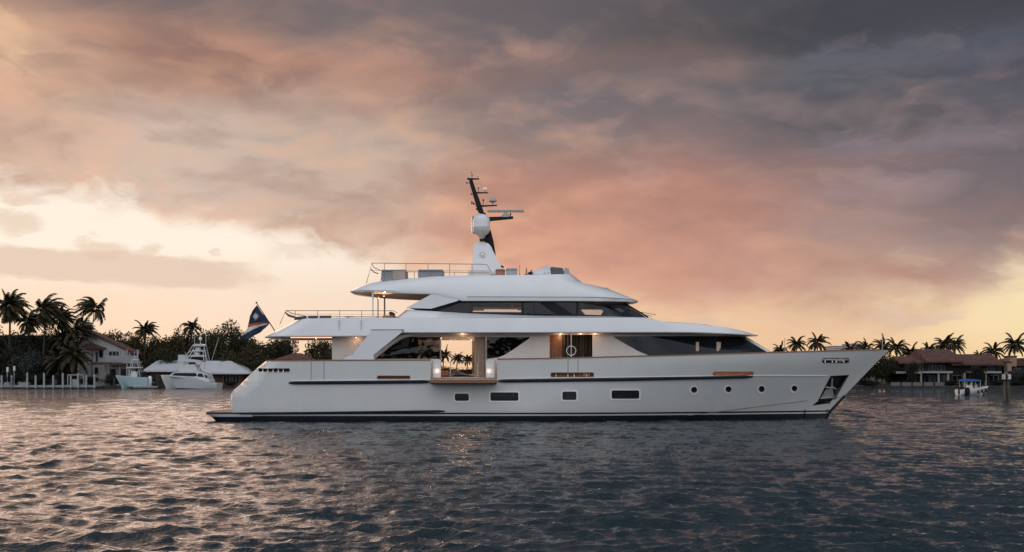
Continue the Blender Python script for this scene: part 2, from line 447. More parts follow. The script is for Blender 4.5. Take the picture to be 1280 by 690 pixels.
# ================================================================== WATER
def build_water():
    rs = np.random.RandomState(3)
    def axis(lo, hi, c0, c1, d0, g):
        a = list(np.arange(c0, c1, d0)); v, d = c0, d0
        left = []
        while v > lo: d *= g; v -= d; left.append(v)
        v, d = a[-1], d0; right = []
        while v < hi: d *= g; v += d; right.append(v)
        return np.array(left[::-1] + a + right)
    xs = axis(-6000, 6000, -17, 17, 0.06, 1.022)
    ys = []; y = 12.0
    while y < 200: ys.append(y); y += 0.0034 * y
    d = 2.0
    while y < 8000: ys.append(y); d *= 1.12; y += d
    back = []; v = 12.0; d = 0.5
    while v > -3000: d *= 1.2; v -= d; back.append(v)
    ys = np.array(back[::-1] + ys)
    X, Y = np.meshgrid(xs, ys)
    dx = np.gradient(xs)[None, :]; dy = np.gradient(ys)[:, None]
    Z = np.zeros_like(X); DX = np.zeros_like(X); DY = np.zeros_like(X)
    wind = R(-104)
    # gusts: patches where the short waves are stronger
    gust = 0.75 + 0.25 * np.sin(X * 0.11 + 1.3 * np.sin(Y * 0.07)) * np.sin(Y * 0.09 + 0.8 * np.sin(X * 0.05 + 2))
    for i in range(230):
        L = 0.15 * (1.6 / 0.15) ** (rs.rand() ** 1.05)
        th = wind + rs.normal() * (0.33 if L > 0.8 else 0.55)
        k = 2 * pi / L; A = 0.0049 * L ** 0.72 * (0.6 + 0.8 * rs.rand())
        kx, ky = cos(th) * k, sin(th) * k; ph = rs.rand() * 6.28
        att = np.clip((L / np.maximum(dx * (abs(cos(th)) + .12), dy * (abs(sin(th)) + .12)) - 2.2) / 2.5, 0, 1)
        a = A * att * (gust if L < 2.5 else 1)
        arg = kx * X + ky * Y + ph
        Z += a * np.sin(arg); DX += a * 1.15 * cos(th) * np.cos(arg); DY += a * 1.15 * sin(th) * np.cos(arg)
    X = X + DX; Y = Y + DY
    ny, nx = X.shape
    co = np.empty((ny * nx, 3), np.float32); co[:, 0] = X.ravel(); co[:, 1] = Y.ravel(); co[:, 2] = Z.ravel()
    i = np.arange((ny - 1) * (nx - 1)); r = i // (nx - 1); c = i % (nx - 1); a = r * nx + c
    q = np.stack([a, a + 1, a + nx + 1, a + nx], 1).astype(np.int32)
    me = bpy.data.meshes.new('water'); me.vertices.add(ny * nx); me.vertices.foreach_set('co', co.ravel())
    me.loops.add(q.size); me.loops.foreach_set('vertex_index', q.ravel())
    me.polygons.add(len(q)); me.polygons.foreach_set('loop_start', np.arange(0, q.size, 4, dtype=np.int32))
    me.polygons.foreach_set('use_smooth', np.ones(len(q), bool)); me.update(calc_edges=True)
    m = bpy.data.materials.new('water_surface'); m.use_nodes = True
    t = NT(m.node_tree); b = t.n['Principled BSDF']
    b.inputs['Base Color'].default_value = (0.010, 0.022, 0.029, 1); b.inputs['Roughness'].default_value = 0.06
    b.inputs['IOR'].default_value = 1.38
    g = t.node('ShaderNodeNewGeometry'); sp = t.node('ShaderNodeSeparateXYZ'); t.l.new(g.outputs['Position'], sp.inputs[0])
    px, py = S(t, sp.outputs[0]), S(t, sp.outputs[1])
    v = t.xyz(px * 0.8, py * 1.2)
    r1 = t.m('ABSOLUTE', t.noise(v, 3.2, 4, 0.6, 0.5) - 0.5) * -2.0
    r2 = t.m('ABSOLUTE', t.noise(t.xyz(px * 0.7, py * 1.0, 4.0), 1.1, 4, 0.6, 0.4) - 0.5) * -2.0
    far_ = t.smooth(py, 35, 110)
    h = r1 * 0.8 + r2 * (0.6 + far_ * 3.4) + t.noise(t.xyz(px * 0.5, py * 0.7), 0.5, 3, 0.5) * far_ * 3.0
    bn = t.node('ShaderNodeBump'); bn.inputs['Strength'].default_value = 1.0; bn.inputs['Distance'].default_value = 0.052
    t.put(bn.inputs['Height'], h); t.l.new(bn.outputs[0], b.inputs['Normal'])
    me.materials.append(m)
    o = bpy.data.objects.new('water', me); col.objects.link(o); tag(o, 'dark rippled open water reflecting the sunset sky', 'water', kind='structure')
build_water()

# ================================================================== YACHT
YC = 66.3; NS = 62.5
yacht = thing('motor_yacht', 'large white three-deck motor yacht lying broadside on the water with fold-down side balcony', 'yacht', (2.0, YC, 0))
stem_x = interp([(-1.0, 18.1), (0, 18.6), (0.35, 18.72), (1.345, 19.65), (4.04, 22.26), (4.4, 22.6)])
stern_x = interp([(-1, -15.6), (0.3, -15.85), (1.5, -15.85), (1.7, -15.75), (2.06, -15.3), (2.77, -14.6), (3.4, -13.85), (4, -13.2)])
sheer_z = interp([(-16, 3.37), (-4, 3.42), (2, 3.50), (9.2, 3.68), (14, 3.83), (22.3, 4.07), (23, 4.1)])
def hb(x, z):
    xs = stem_x(z); s = min(1, max(0, (z + 0.2) / 3.6))
    x0 = -1.0 + 5.0 * s; p = 1.75 + 0.75 * s; W = 3.72 + 0.08 * min(1, max(0, z / 0.6)) - (max(0, 0.3 - z) * 0.4)
    if x <= x0: b = W
    else:
        u = min(1, (x - x0) / (xs - x0)); b = W * (1 - u ** p)
        zk = 2.52; f = min(1, max(0, (x - 4) / 12))
        if z < zk: b -= (zk - z) * 0.10 * f * (1 - u ** 3)
        zc = 0.1 + 1.25 * ((x - 8) / 11.6) ** 1.4 if x > 8 else -9
        if z < zc: b -= (zc - z) * 0.30 * (1 - u)
    xa = stern_x(z); d = x - xa
    if d < 0.9: q = 1 - max(0, d) / 0.9; b -= 0.55 * (1 - sqrt(max(0, 1 - q ** 2.2)))
    return max(0.012, b)
hy = lambda x, z: YC - hb(x, z)
def onhull(px, py, fn=hy):
    Y = NS
    for _ in range(12):
        x, z = W2(px, py, Y); Y = fn(x, z)
    return W2(px, py, Y)
def HP(pts, fn=hy): return [onhull(a, b, fn) for a, b in pts]
def rrect(x0, y0, x1, y1, r=2.0, n=4):
    out = []
    for cx, cy, a0 in ((x1 - r, y1 - r, 0), (x0 + r, y1 - r, 90), (x0 + r, y0 + r, 180), (x1 - r, y0 + r, 270)):
        for i in range(n + 1):
            a = R(a0 + 90 * i / n); out.append((cx + r * cos(a), cy + r * sin(a)))
    return out
def circ(cx, cy, rx, ry=None, n=20): ry = ry or rx; return [(cx + rx * cos(2 * pi * i / n), cy + ry * sin(2 * pi * i / n)) for i in range(n)]
def scalep(poly, k):
    cx = sum(p[0] for p in poly) / len(poly); cy = sum(p[1] for p in poly) / len(poly)
    return [(cx + (p[0] - cx) * k, cy + (p[1] - cy) * k) for p in poly]
def grow(poly, d):
    cx = sum(p[0] for p in poly) / len(poly); cy = sum(p[1] for p in poly) / len(poly); r = []
    for p in poly:
        a = Vector((p[0] - cx, p[1] - cy)); r.append((p[0] + (d if a.x > 0 else -d), p[1] + (d if a.y > 0 else -d)))
    return r

ports_rect = [(568.5, 492, 586, 501), (613, 490.5, 648, 501), (703, 489.5, 720.5, 500), (764.5, 488, 799, 498.5)]
ports_round = [(867, 488, 4.6), (910, 487.3, 4.6), (951.5, 487, 4.6), (992.5, 486.2, 4.4)]
slots = {'stern': (323, 460.5, 362, 464.8), 'mid': (689, 466.2, 741.5, 470.6), 'aft': (472, 470.2, 512, 473.2), 'bow_teak': (892, 465.3, 941, 468.6), 'bow': (1028.5, 447.8, 1060.5, 453)}
anchor_poly = HP([(1038.5, 471), (1060, 469.8), (1043.5, 498), (1024, 499.5)])
anchor_low = HP([(1024.5, 500.2), (1041, 498.4), (1036, 504), (1016.5, 506.5)])
holes = [HP(rrect(*r)) for r in ports_rect] + [HP(circ(r[0] + .6, r[1] - .7, r[2] - .7)) for r in ports_round] + [HP(rrect(*r, r=1.2)) for r in slots.values()] + [anchor_poly, anchor_low]
# side outline
xo0, xo1 = W2(538.5, 460, NS)[0], W2(621.5, 460, NS)[0]; zo = W2(538, 473.5, NS)[1]
outl = [(stern_x(z), z) for z in np.linspace(-0.8, 3.37, 22)]
outl += [(x, sheer_z(x)) for x in np.linspace(-13.6, xo0 - 0.3, 20)] + [(xo0, sheer_z(xo0)), (xo0, zo), (xo1, zo), (xo1, sheer_z(xo1))]
outl += [(x, sheer_z(x)) for x in np.linspace(xo1 + 0.4, 22.0, 46)] + [(stem_x(z), z) for z in np.linspace(4.07, -0.8, 26)]
bm = BM(); skin(bm, outl, hy, 0.13, holes, 0.32, mirror=YC)
# transom
zs = np.linspace(-0.8, 3.37, 24); prev = None
for z in zs:
    b = hb(stern_x(z), z); row = [bm.verts.new((stern_x(z) - 0.22 * (1 - (k / 8.0 - 1) ** 2), YC + b * (k / 8.0 - 1), z)) for k in range(17)]
    if prev:
        for k in range(16): bm.faces.new((prev[k], prev[k + 1], row[k + 1], row[k]))
    prev = row
bmesh.ops.remove_doubles(bm, verts=bm.verts, dist=0.004)
hull = obj('hull', bm, hullm, yacht, 28)

# decks
def deck_mesh(x0, x1, z, th=0.1, inset=0.16, n=60):
    bm = BM(); top = []; bot = []
    for x in np.linspace(x0, x1, n):
        b = max(0.02, hb(x, z) - inset)
        top.append((bm.verts.new((x, YC - b, z)), bm.verts.new((x, YC + b, z)))); bot.append((bm.verts.new((x, YC - b, z - th)), bm.verts.new((x, YC + b, z - th))))
    for i in range(n - 1):
        bm.faces.new((top[i][0], top[i + 1][0], top[i + 1][1], top[i][1])); bm.faces.new((bot[i][0], bot[i][1], bot[i + 1][1], bot[i + 1][0]))
        for s in (0, 1): bm.faces.new((top[i][s], bot[i][s], bot[i + 1][s], top[i + 1][s]))
    for i in (0, -1): bm.faces.new((top[i][0], top[i][1], bot[i][1], bot[i][0]))
    return bm
obj('main_deck', deck_mesh(-14.5, 12, 2.44), teak, yacht)
obj('foredeck', deck_mesh(12.0, 21.6, 3.55), white, yacht)

# swim platform
bm = BM()
loft(bm, [ring(-16.7, -14.4, 3.55, -0.25, 0.9, 0.3, 3.5, 8), ring(-17.15, -14.4, 3.78, 0.27, 1.0, 0.3, 3.5, 8), ring(-17.42, -14.4, 3.86, 0.38, 1.0, 0.3, 3.5, 8),
          ring(-17.45, -14.4, 3.88, 0.42, 1.0, 0.3, 3.5, 8), ring(-17.40, -14.4, 3.86, 0.50, 1.0, 0.3, 3.5, 8)], YC)
for f in bm.faces:
    if 0.24 < f.calc_center_median().z < 0.40: f.material_index = 1
o = obj('swim_platform', bm, [navy, white], yacht)
bm = BM(); loft(bm, [ring(-17.1, -14.9, 3.5, 0.505, 0.9, 0.3, 3.5, 8), ring(-17.1, -14.9, 3.5, 0.52, 0.9, 0.3, 3.5, 8)], YC)
obj('platform_teak', bm, teak, o)

# rub rails
def rail_on_hull(pts, hgt, proud, n=80):
    bm = BM(); px = np.linspace(pts[0][0], pts[-1][0], n); py = np.interp(px, [p[0] for p in pts], [p[1] for p in pts])
    for side in (0, 1):
        prev = None
        for i, (a, b) in enumerate(zip(px, py)):
            x, z = onhull(a, b); k = min(1, 0.45 + 0.4 * min(i, n - 1 - i)); hh = hgt * k / 2; pr = proud * k
            y = hy(x, z); s = 1 if side == 0 else -1; yy = y if side == 0 else 2 * YC - y
            r = [bm.verts.new((x, yy - s * o_, z + q)) for o_, q in ((-0.04, hh), (pr * .7, hh), (pr, hh * .4), (pr, -hh * .4), (pr * .7, -hh), (-0.04, -hh))]
            if prev:
                for q in range(6): bm.faces.new((prev[q], prev[(q + 1) % 6], r[(q + 1) % 6], r[q]))
            else: bm.faces.new(r)
            prev = r
        bm.faces.new(prev)
    return bm
obj('rub_rail', rail_on_hull([(361, 478.6), (436, 478.2), (537.5, 477.2)], 0.17, 0.12, 40), navy, yacht)
obj('rub_rail', rail_on_hull([(622.5, 476.4), (780, 474.3), (941, 470.8)], 0.17, 0.12, 60), navy, yacht)
obj('spray_rail', rail_on_hull([(286, 517.0), (400, 516.0), (556, 513.8)], 0.12, 0.14, 50), navy, yacht)
obj('knuckle_moulding', rail_on_hull([(361, 476.3), (436, 475.6), (537.5, 474.6)], 0.04, 0.05, 40), white, yacht)
obj('knuckle_moulding', rail_on_hull([(622.5, 473.6), (780, 471.5), (938, 469.4), (1036, 469.7)], 0.035, 0.04, 90), white, yacht)

obj('chine_shade', rail_on_hull([(860, 519.5), (940, 509.2), (1010, 500.6)], 0.03, 0.025, 60), pmat('shadow_grey', (.16, .16, .16), .6), yacht)  # dark grey strip draws the shade line of the chine crease
obj('chine_shade', rail_on_hull([(1043, 497.6), (1052, 496.2)], 0.03, 0.02, 10), pmat('shadow_grey', (.16, .16, .16), .6), yacht)
# teak cap rail along the sheer
def caprail(x0, x1, n, name='cap_rail'):
    bm = BM()
    for s in (-1, 1):
        prev = None
        for x in np.linspace(x0, x1, n):
            z = sheer_z(x); b = hb(x, z)
            r = [bm.verts.new((x, YC + s * (b + d), z + q)) for d, q in ((0.03, 0.0), (0.03, 0.05), (-0.01, 0.065), (-0.17, 0.065), (-0.19, 0.05), (-0.19, 0.0))]
            if min(b, 1) < 0.2: r = r
            if prev:
                for q in range(6): bm.faces.new((prev[q], prev[(q + 1) % 6], r[(q + 1) % 6], r[q]))
            else: bm.faces.new(r)
            prev = r
        bm.faces.new(prev)
    obj(name, bm, teak, yacht)
caprail(-13.8, xo0, 24); caprail(xo1, 21.7, 70)

# portholes: frame + glass each its own part
for k, r in enumerate(ports_rect):
    o_ = HP(rrect(r[0] - 2, r[1] - 2, r[2] + 2, r[3] + 2, 3)); i_ = HP(rrect(*r))
    bm = BM(); skin(bm, o_, hy, 0.03, [i_], 0.3, off=0.022, mirror=YC)
    w = obj('hull_window', bm, white, yacht)
    bm = BM(); skin(bm, grow(i_, 0.02), hy, 0.02, [], 0.3, off=-0.09, mirror=YC); obj('pane', bm, dglass, w)
    bm = BM(); xm = (i_[0][0] + i_[10][0]) / 2; zc = sum(p[1] for p in i_) / len(i_)
    if k in (1, 3):
        for q in (-0.35, 0.28): bm = BM(); box(bm, (xm + q - .012, hy(xm, zc) + 0.06, zc - 0.2), (xm + q + .012, hy(xm, zc) + 0.10, zc + 0.2)); obj('mullion', bm, navy, w)
for r in ports_round:
    o_ = HP(circ(r[0], r[1], r[2] + 1.0)); i_ = HP(circ(r[0] + .6, r[1] - .7, r[2] - .8))
    bm = BM(); skin(bm, o_, hy, 0.03, [i_], 0.2, off=0.02, mirror=YC); w = obj('porthole', bm, pmat('porthole_rim', (.85, .85, .84), .3, coat=.5), yacht)
    bm = BM(); skin(bm, grow(i_, 0.015), hy, 0.02, [], 0.2, off=-0.10, mirror=YC); obj('pane', bm, dglass, w)
# slots
for nm, r in slots.items():
    i_ = HP(rrect(*r, r=1.2)); o_ = HP(rrect(r[0] - .9, r[1] - .8, r[2] + .9, r[3] + .8, 1.8))
    bm = BM(); skin(bm, o_, hy, 0.03, [i_], 0.3, off=0.018, mirror=YC)
    w = obj('fairlead' if nm in ('stern', 'mid', 'bow') else 'scupper', bm, steel if nm in ('stern', 'bow') else teak, yacht)
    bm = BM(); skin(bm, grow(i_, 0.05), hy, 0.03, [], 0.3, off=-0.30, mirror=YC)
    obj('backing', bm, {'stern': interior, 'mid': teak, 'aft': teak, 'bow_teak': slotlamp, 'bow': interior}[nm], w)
    if nm in ('stern', 'bow', 'mid'):
        for f_ in ((.12, .28, .45, .62, .78) if nm == 'stern' else (.12, .4, .55, .85)):
            px = r[0] + (r[2] - r[0]) * f_; x, z = onhull(px, (r[1] + r[3]) / 2)
            bm = BM(); lathe(bm, (x, hy(x, z) + 0.18, z - 0.13), [(0.05, 0), (0.045, 0.05), (0.03, 0.12), (0.06, 0.17), (0.06, 0.2), (0.02, 0.22)], 12)
            obj('roller', bm, steel, w)
    if nm in ('bow', 'mid'):
        x, z = onhull(r[0] + (r[2] - r[0]) * (0.72 if nm == 'bow' else 0.85), (r[1] + r[3]) / 2)
        bm = BM(); box(bm, (x - .2, hy(x, z) + 0.22, z - 0.06), (x + .2, hy(x, z) + 0.26, z + 0.06)); obj('slot_light', bm, slotlamp, w)
# anchor pocket
for poly, nm in ((anchor_poly, 'anchor_pocket'), (anchor_low, 'bow_thruster_slot')):
    bm = BM(); skin(bm, scalep(poly, 1.08), hy, 0.03, [poly], 0.3, off=0.015, mirror=YC); ap = obj(nm, bm, black, yacht)
    bm = BM(); skin(bm, grow(poly, 0.05), hy, 0.03, [], 0.3, off=-0.35, mirror=YC); obj('backing', bm, pmat('pocket_steel', (0.05, 0.055, 0.06), 0.2, metal=0.7), ap)
    if nm == 'anchor_pocket':
        for s in (1, -1):
            bm = BM()
            def ap_(px, py, d):
                x, z = onhull(px, py); y = hy(x, z) + d
                return Vector((x, y if s == 1 else 2 * YC - y, z))
            v = [ap_(*q) for q in ((1033, 487, .1), (1041, 486, .05), (1043.5, 497, .12), (1026, 498.6, .14))]
            w_ = [p + Vector((0, 0.08 * s, 0)) for p in v]
            a = [bm.verts.new(p) for p in v]; b = [bm.verts.new(p) for p in w_]
            bm.faces.new(a); bm.faces.new(b[::-1])
            for i in range(4): bm.faces.new((a[i], b[i], b[(i + 1) % 4], a[(i + 1) % 4]))
            tube(bm, [ap_(1041, 473, .12), ap_(1040, 486, .08)], 0.05); tube(bm, [ap_(1033, 484, .1), ap_(1046, 486.5, .08)], 0.06, taper=[1, .5])
            tube(bm, [ap_(1040, 484, .05), ap_(1046, 486.5, .03)], 0.07, taper=[1, .3])
            obj('anchor', bm, pmat('galvanised', (0.6, 0.6, 0.6), 0.4, metal=0.5), ap)
# stem guard and bow mark
bm = BM(); tube(bm, [(stem_x(z) + 0.02, YC, z) for z in np.linspace(-0.2, 1.36, 8)], 0.09, 8); obj('stem_guard', bm, black, yacht)
bm = BM(); a = onhull(1006.5, 512); b = onhull(1005, 524); tube(bm, [(a[0], hy(*a) - .02, a[1]), (b[0], hy(*b) - .02, b[1])], 0.03, 6); obj('draught_mark', bm, black, yacht)
# gate seams in the bulwark: thin dark joints
for px, y0, y1 in ((389, 452, 475), (405, 452, 475), (710, 449, 466), (722.5, 449, 466)):
    a = onhull(px, y0); b = onhull(px, y1); bm = BM()
    for s in (1, -1):
        yy = NS - 0.004 if s == 1 else 2 * YC - NS + 0.004
        box(bm, (a[0] - .012, yy - .003, b[1]), (a[0] + .012, yy + .003, a[1]))
    obj('gate_seam', bm, pmat('seam', (0.10, 0.10, 0.10), .8), yacht)

# ---- main deck house
HW = 2.95
def mw(x, z=0):
    b = HW
    if x > 5: b = min(b, HW - 0.0) * (1 - max(0, (x - 5) / 10.9) ** 3.0) if x < 15.8 else 0.05
    return max(0.05, b)
my = lambda x, z: YC - mw(x)
def MP(pts): return HP(pts, my)
zt, zb = 4.98, 2.44
front_x = interp([(2.4, 17.0), (3.85, 15.55), (4.98, 13.65), (5.3, 13.2)])
def mw2(x, z):   # house plan, raked at the front
    xf = front_x(z)
    if x < 4: return HW
    u = min(1, (x - 4) / (xf - 4)); return max(0.03, HW * (1 - u ** 2.9))
my = lambda x, z: YC - mw2(x, z)
xw0 = W2(415, 430, YC - HW)[0]
win_aft = MP([(469, 448.6), (480, 440), (491, 431), (500, 425), (508, 421.8), (516, 421), (550, 421), (550, 448.6)])
door = MP([(551.5, 421), (606.5, 421), (606.5, 471.6), (551.5, 471.6)])
win_fwd = MP([(608.5, 421), (662.5, 421), (661, 423.5), (640, 438), (630, 444), (622, 447), (608.5, 448.6)])
door2 = MP([(687, 418.5), (740.5, 418.5), (740.5, 471.6), (687, 471.6)])
win_bow = MP([(766, 420.6), (925, 420.6), (932, 421.5)]) + [(front_x(z) - 0.35, z) for z in np.linspace(4.70, 3.82, 6)] + MP([(905, 443.3), (812, 444.6), (797, 438.5), (782, 430)])
far_door = [(W2(523, 430, YC + HW)[0], 4.72), (W2(523, 430, YC + HW)[0], 2.45), (W2(598, 430, YC + HW)[0], 2.45), (W2(598, 430, YC + HW)[0], 4.72)]
outl = [(xw0, zb), (xw0, zt)] + [(x, zt) for x in np.linspace(xw0 + 1, 13.0, 20)] + [(front_x(z), z) for z in np.linspace(4.98, 2.44, 8)]
outl = outl + [(x, zb) for x in np.linspace(16, xw0 + 1, 20)]
bm = BM()
skin(bm, outl, my, 0.10, [win_aft, door, win_fwd, door2, win_bow], 0.4)
fy = lambda x, z: YC + mw2(x, z)
skin(bm, outl, fy, -0.10, [far_door, win_bow], 0.4)
box(bm, (xw0, YC - HW + .11, zb), (xw0 + 0.1, YC + HW - .11, zt))
house = obj('deck_house', bm, ivory, yacht)
for nm, poly in (('saloon_window', win_aft), ('saloon_window', win_fwd)):
    bm = BM(); skin(bm, grow(poly, -0.004), my, 0.02, [], 0.5, off=-0.02); w = obj(nm, bm, tint, yacht)
bm = BM(); skin(bm, scalep(win_bow, 1.0), my, 0.02, [], 0.4, off=0.012, mirror=YC); obj('bow_window', bm, pmat('blue_black_glass', (0.008, 0.013, 0.020), 0.04, var=0.2, vscale=.8, spec=0.3), yacht)
# window mullions on the bow glazing
for px in (864, 879.5):
    bm = BM(); a = onhull(px, 421, my); b = onhull(px, 443.6, my); tube(bm, [(a[0], my(*a) - .02, a[1]), (b[0], my(*b) - .02, b[1])], 0.015, 4); obj('mullion', bm, black, yacht)
for a_, b_ in ((869.8, 873.6), (895.5, 901)):  # beige patches glow on the glass in place of reflections and inner lights
    bm = BM(); pp = [(a_, 427.5), (b_, 427.5), (b_ - (0 if a_ < 880 else .3), 435), (b_ - (0 if a_ < 880 else 3), 438.8), (a_, 438.8)]
    skin(bm, MP(pp), my, .006, [], .5, off=.03); obj('glass_glow_patch', bm, pmat('painted_glow', (.42, .32, .26), .5, emit=(1, .7, .5), estr=.08), yacht)
# interior core, floor ceiling, bulkheads
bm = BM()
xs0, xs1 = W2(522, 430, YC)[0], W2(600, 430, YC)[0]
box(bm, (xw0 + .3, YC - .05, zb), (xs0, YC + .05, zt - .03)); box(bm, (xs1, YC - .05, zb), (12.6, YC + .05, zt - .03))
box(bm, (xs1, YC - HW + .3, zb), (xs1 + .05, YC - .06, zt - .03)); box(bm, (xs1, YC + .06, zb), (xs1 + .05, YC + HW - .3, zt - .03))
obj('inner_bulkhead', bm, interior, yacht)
bm = BM(); box(bm, (-9.0, YC - HW + .12, zb + .005), (8.2, YC + HW - .12, zb + .04)); obj('saloon_floor', bm, pmat('saloon_carpet', (.42, .34, .27), .9), yacht)
# wardrobe / door-recess wall lit in wood, dark drapes
Yr = YC - HW + 0.9
bm = BM(); box(bm, (W2(684, 430, Yr)[0], Yr, zb + .05), (W2(707, 430, Yr)[0], Yr + .06, zt - .03)); obj('wood_panel', bm, wood, yacht)
bm = BM(); n = 60; x0, x1 = W2(703, 430, Yr - .1)[0], W2(745, 430, Yr - .1)[0]
pts = [(x0 + (x1 - x0) * i / n, Yr - .12 + 0.06 * sin(i * 1.1) + .02 * sin(i * 2.7)) for i in range(n + 1)]
def sheet(bm, pts, z0, z1, th=0.015):
    prev = None
    for x, y in pts:
        r = [bm.verts.new(q) for q in ((x, y, z0), (x, y, z1), (x, y + th, z1), (x, y + th, z0))]
        if prev:
            for q in range(4): bm.faces.new((prev[q], prev[(q + 1) % 4], r[(q + 1) % 4], r[q]))
        prev = r
sheet(bm, pts, zb + .05, zt - .05); obj('curtain', bm, dcurtain, yacht)
# saloon curtains (near door jamb and far opening)
bm = BM(); Yq = YC - HW + 0.25
x0, x1 = W2(593, 430, Yq)[0], W2(607.5, 430, Yq)[0]
sheet(bm, [(x0 + (x1 - x0) * i / 40, Yq + .05 * sin(i * 1.25)) for i in range(41)], zb + .05, 4.85); obj('curtain', bm, curtain, yacht)
bm = BM(); Yq = YC + HW - 0.25; x0, x1 = W2(590, 430, Yq)[0], W2(600, 430, Yq)[0]
sheet(bm, [(x0 + (x1 - x0) * i / 30, Yq + .05 * sin(i * 1.25)) for i in range(31)], zb + .05, 4.70); obj('curtain', bm, curtain, yacht)
# door frame + fold-out balcony
for px in (550.8, 607.5):
    bm = BM(); a = W2(px, 421, YC - HW - .03); box(bm, (a[0] - .03, YC - HW - .05, zb + .02), (a[0] + .03, YC - HW + .12, 4.78)); obj('door_frame', bm, darksteel, yacht)
bal = thing_b = None
bm = BM(); box(bm, (xo0 + .01, NS - 1.05, 2.16), (xo1 - .01, NS + .02, 2.36), 0.02); bal = obj('balcony', bm, teak, yacht)
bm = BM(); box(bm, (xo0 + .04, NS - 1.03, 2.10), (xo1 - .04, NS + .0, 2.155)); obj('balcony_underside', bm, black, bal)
for px in (541, 563, 597, 618.5):
    bm = BM(); x = W2(px, 460, NS - .95)[0]; tube(bm, [(x, NS - .95, 2.36), (x, NS - .95, 3.42 if px in (541, 618.5) else 3.3)], 0.022, 6); obj('stanchion', bm, steel, bal)
for z in (2.65, 3.0, 3.32):
    bm = BM(); x0 = W2(541, 460, NS - .95)[0]; x1 = W2(618.5, 460, NS - .95)[0]; tube(bm, [(x0, NS - .95, z), (x1, NS - .95, z)], 0.008, 4); obj('guard_wire', bm, steel, bal)
for px0, px1 in ((541.5, 551), (607.5, 618)):
    bm = BM(); Yp = NS + .35; a = W2(px0, 449, Yp); b = W2(px1, 473, Yp); box(bm, (a[0], Yp, 2.45), (b[0], Yp + .08, 3.42)); p = obj('jamb_panel', bm, white, yacht)
    px = (px0 + px1) / 2 + (0 if px0 < 560 else -1.5); c = P3(px, 463.7, Yp - .02); bm = BM()
    tube(bm, [c, c + Vector((0, -.03, 0))], 0.055, 12); obj('wall_light', bm, lamp, p)
    l = bpy.data.lights.new('wall_light_bulb', 'POINT'); l.energy = 1.0; l.color = (1, .66, .42); l.shadow_soft_size = .06
    lo = bpy.data.objects.new('wall_light_bulb', l); col.objects.link(lo); lo.location = c + Vector((0, -.12, 0))

# ---- soffit beam and arch trim at the window line
bm = BM(); Yt = YC - HW - 0.28
arch = [(466.5, 449), (466.5, 444.5), (480, 433.5), (493, 424), (502, 418.5), (512, 416.5), (530, 415.4), (764, 415.4), (764, 418.4), (530, 418.9), (514, 419.6), (504, 421.8), (494, 427.5), (482, 437), (470, 447), (469, 449)]
skin(bm, PL(arch, Yt), lambda x, z: Yt, 0.26, [], 1.0); obj('window_arch_trim', bm, ivory, yacht)
# ---- diagonal wing from upper deck to bulwark
wing = [(464, 413.4), (503.5, 411.8), (503.5, 414.4), (466.5, 443.8), (468, 449.5), (430, 449.5), (432, 446.3), (440.4, 443.6), (460, 419)]
bm = BM(); skin(bm, PL(wing, NS), lambda x, z: NS - .02 + 0.0, 0.16, [], 1.0, mirror=YC); obj('side_wing', bm, white, yacht)
bm = BM(); skin(bm, PL([(463, 411.6), (504.5, 411.6), (504.8, 414.4), (502.6, 414.6), (502.0, 412.6), (464, 412.6)], NS), lambda x, z: NS - .035, 0.03, [], 1.0, mirror=YC); obj('seam', bm, pmat('grey_seam', (.30, .31, .33), .5), yacht)

# ---- upper deck band
def zpx(tab, W): return interp([W2(a, b, YC - W) for a, b in tab])
zlow = interp([(-14.5, 4.73), (-8.1, 4.75), (-7.4, 4.95), (10, 4.97), (14.6, 4.88)])
zlow2 = lambda x: zlow(x) + 0.05
crease = zpx([(330, 399.5), (367, 399.7), (382, 398.4), (430, 397.6), (808, 397), (818, 399), (826, 402.3), (883, 405.2), (905, 408.5)], 3.66)
def crz(x): return crease(x) if x < 11.8 else float(np.interp(x, [11.8, 13.0, 14.0, 14.6], [5.36, 5.18, 5.0, 4.90]))
def midz(x): return zlow(x) * 0.45 + crz(x) * 0.55
bm = BM()
loft(bm, [ring(-13.7, 14.2, 3.45, lambda x: zlow(x) + 0.02, 1.5, 7.2, 3, 2.0), ring(-14.25, 14.5, 3.76, zlow, 1.6, 7.4, 3, 2.0), ring(-14.25, 14.52, 3.79, zlow2, 1.6, 7.4, 3, 2.0),
          ring(-13.3, 14.5, 3.74, midz, 1.6, 7.6, 3, 2.0), ring(-12.5, 14.3, 3.66, crz, 1.6, 7.6, 3, 2.0), ring(-12.4, 13.9, 3.5, lambda x: crz(x) + .035, 1.6, 7.4, 3, 2.0), ring(-12.2, 12.5, 2.4, lambda x: crz(x) + .07, 1.4, 6.4, 3, 2.0)],
     YC, cap0mi=1)
ud = obj('upper_deck', bm, [white, teakl], yacht)
# panel seam lines on the band
for px, y0, y1 in ((451.5, 398.5, 413), (424, 398.5, 413)):
    bm = BM(); a = W2(px, y0, YC - 3.74); b = W2(px, y1, YC - 3.74); box(bm, (a[0] - .006, YC - 3.785, b[1]), (a[0] + .006, YC - 3.70, a[1] - .05)); obj('seam', bm, pmat('grey_seam', (.3, .3, .3), .5), ud)
# coaming under the wheelhouse glass
gl_low = zpx([(500, 386.5), (524, 387.9), (550, 389.6), (586, 391.8), (672, 394.7), (811, 395.8)], HW)
cf = lambda x: crz(x) - 0.03
bm = BM(); loft(bm, [ring(-6.9, 9.0, 3.55, cf, .8, 3.6, 3, 2), ring(-6.15, 8.35, 3.05, lambda x: gl_low(x) if x < 6.5 else 5.90, .5, 3.4, 3, 2), ring(-6.0, 8.2, 2.9, lambda x: (gl_low(x) if x < 6.5 else 5.90) + .01, .5, 3.3, 3, 2)], YC); obj('coaming', bm, white, yacht)

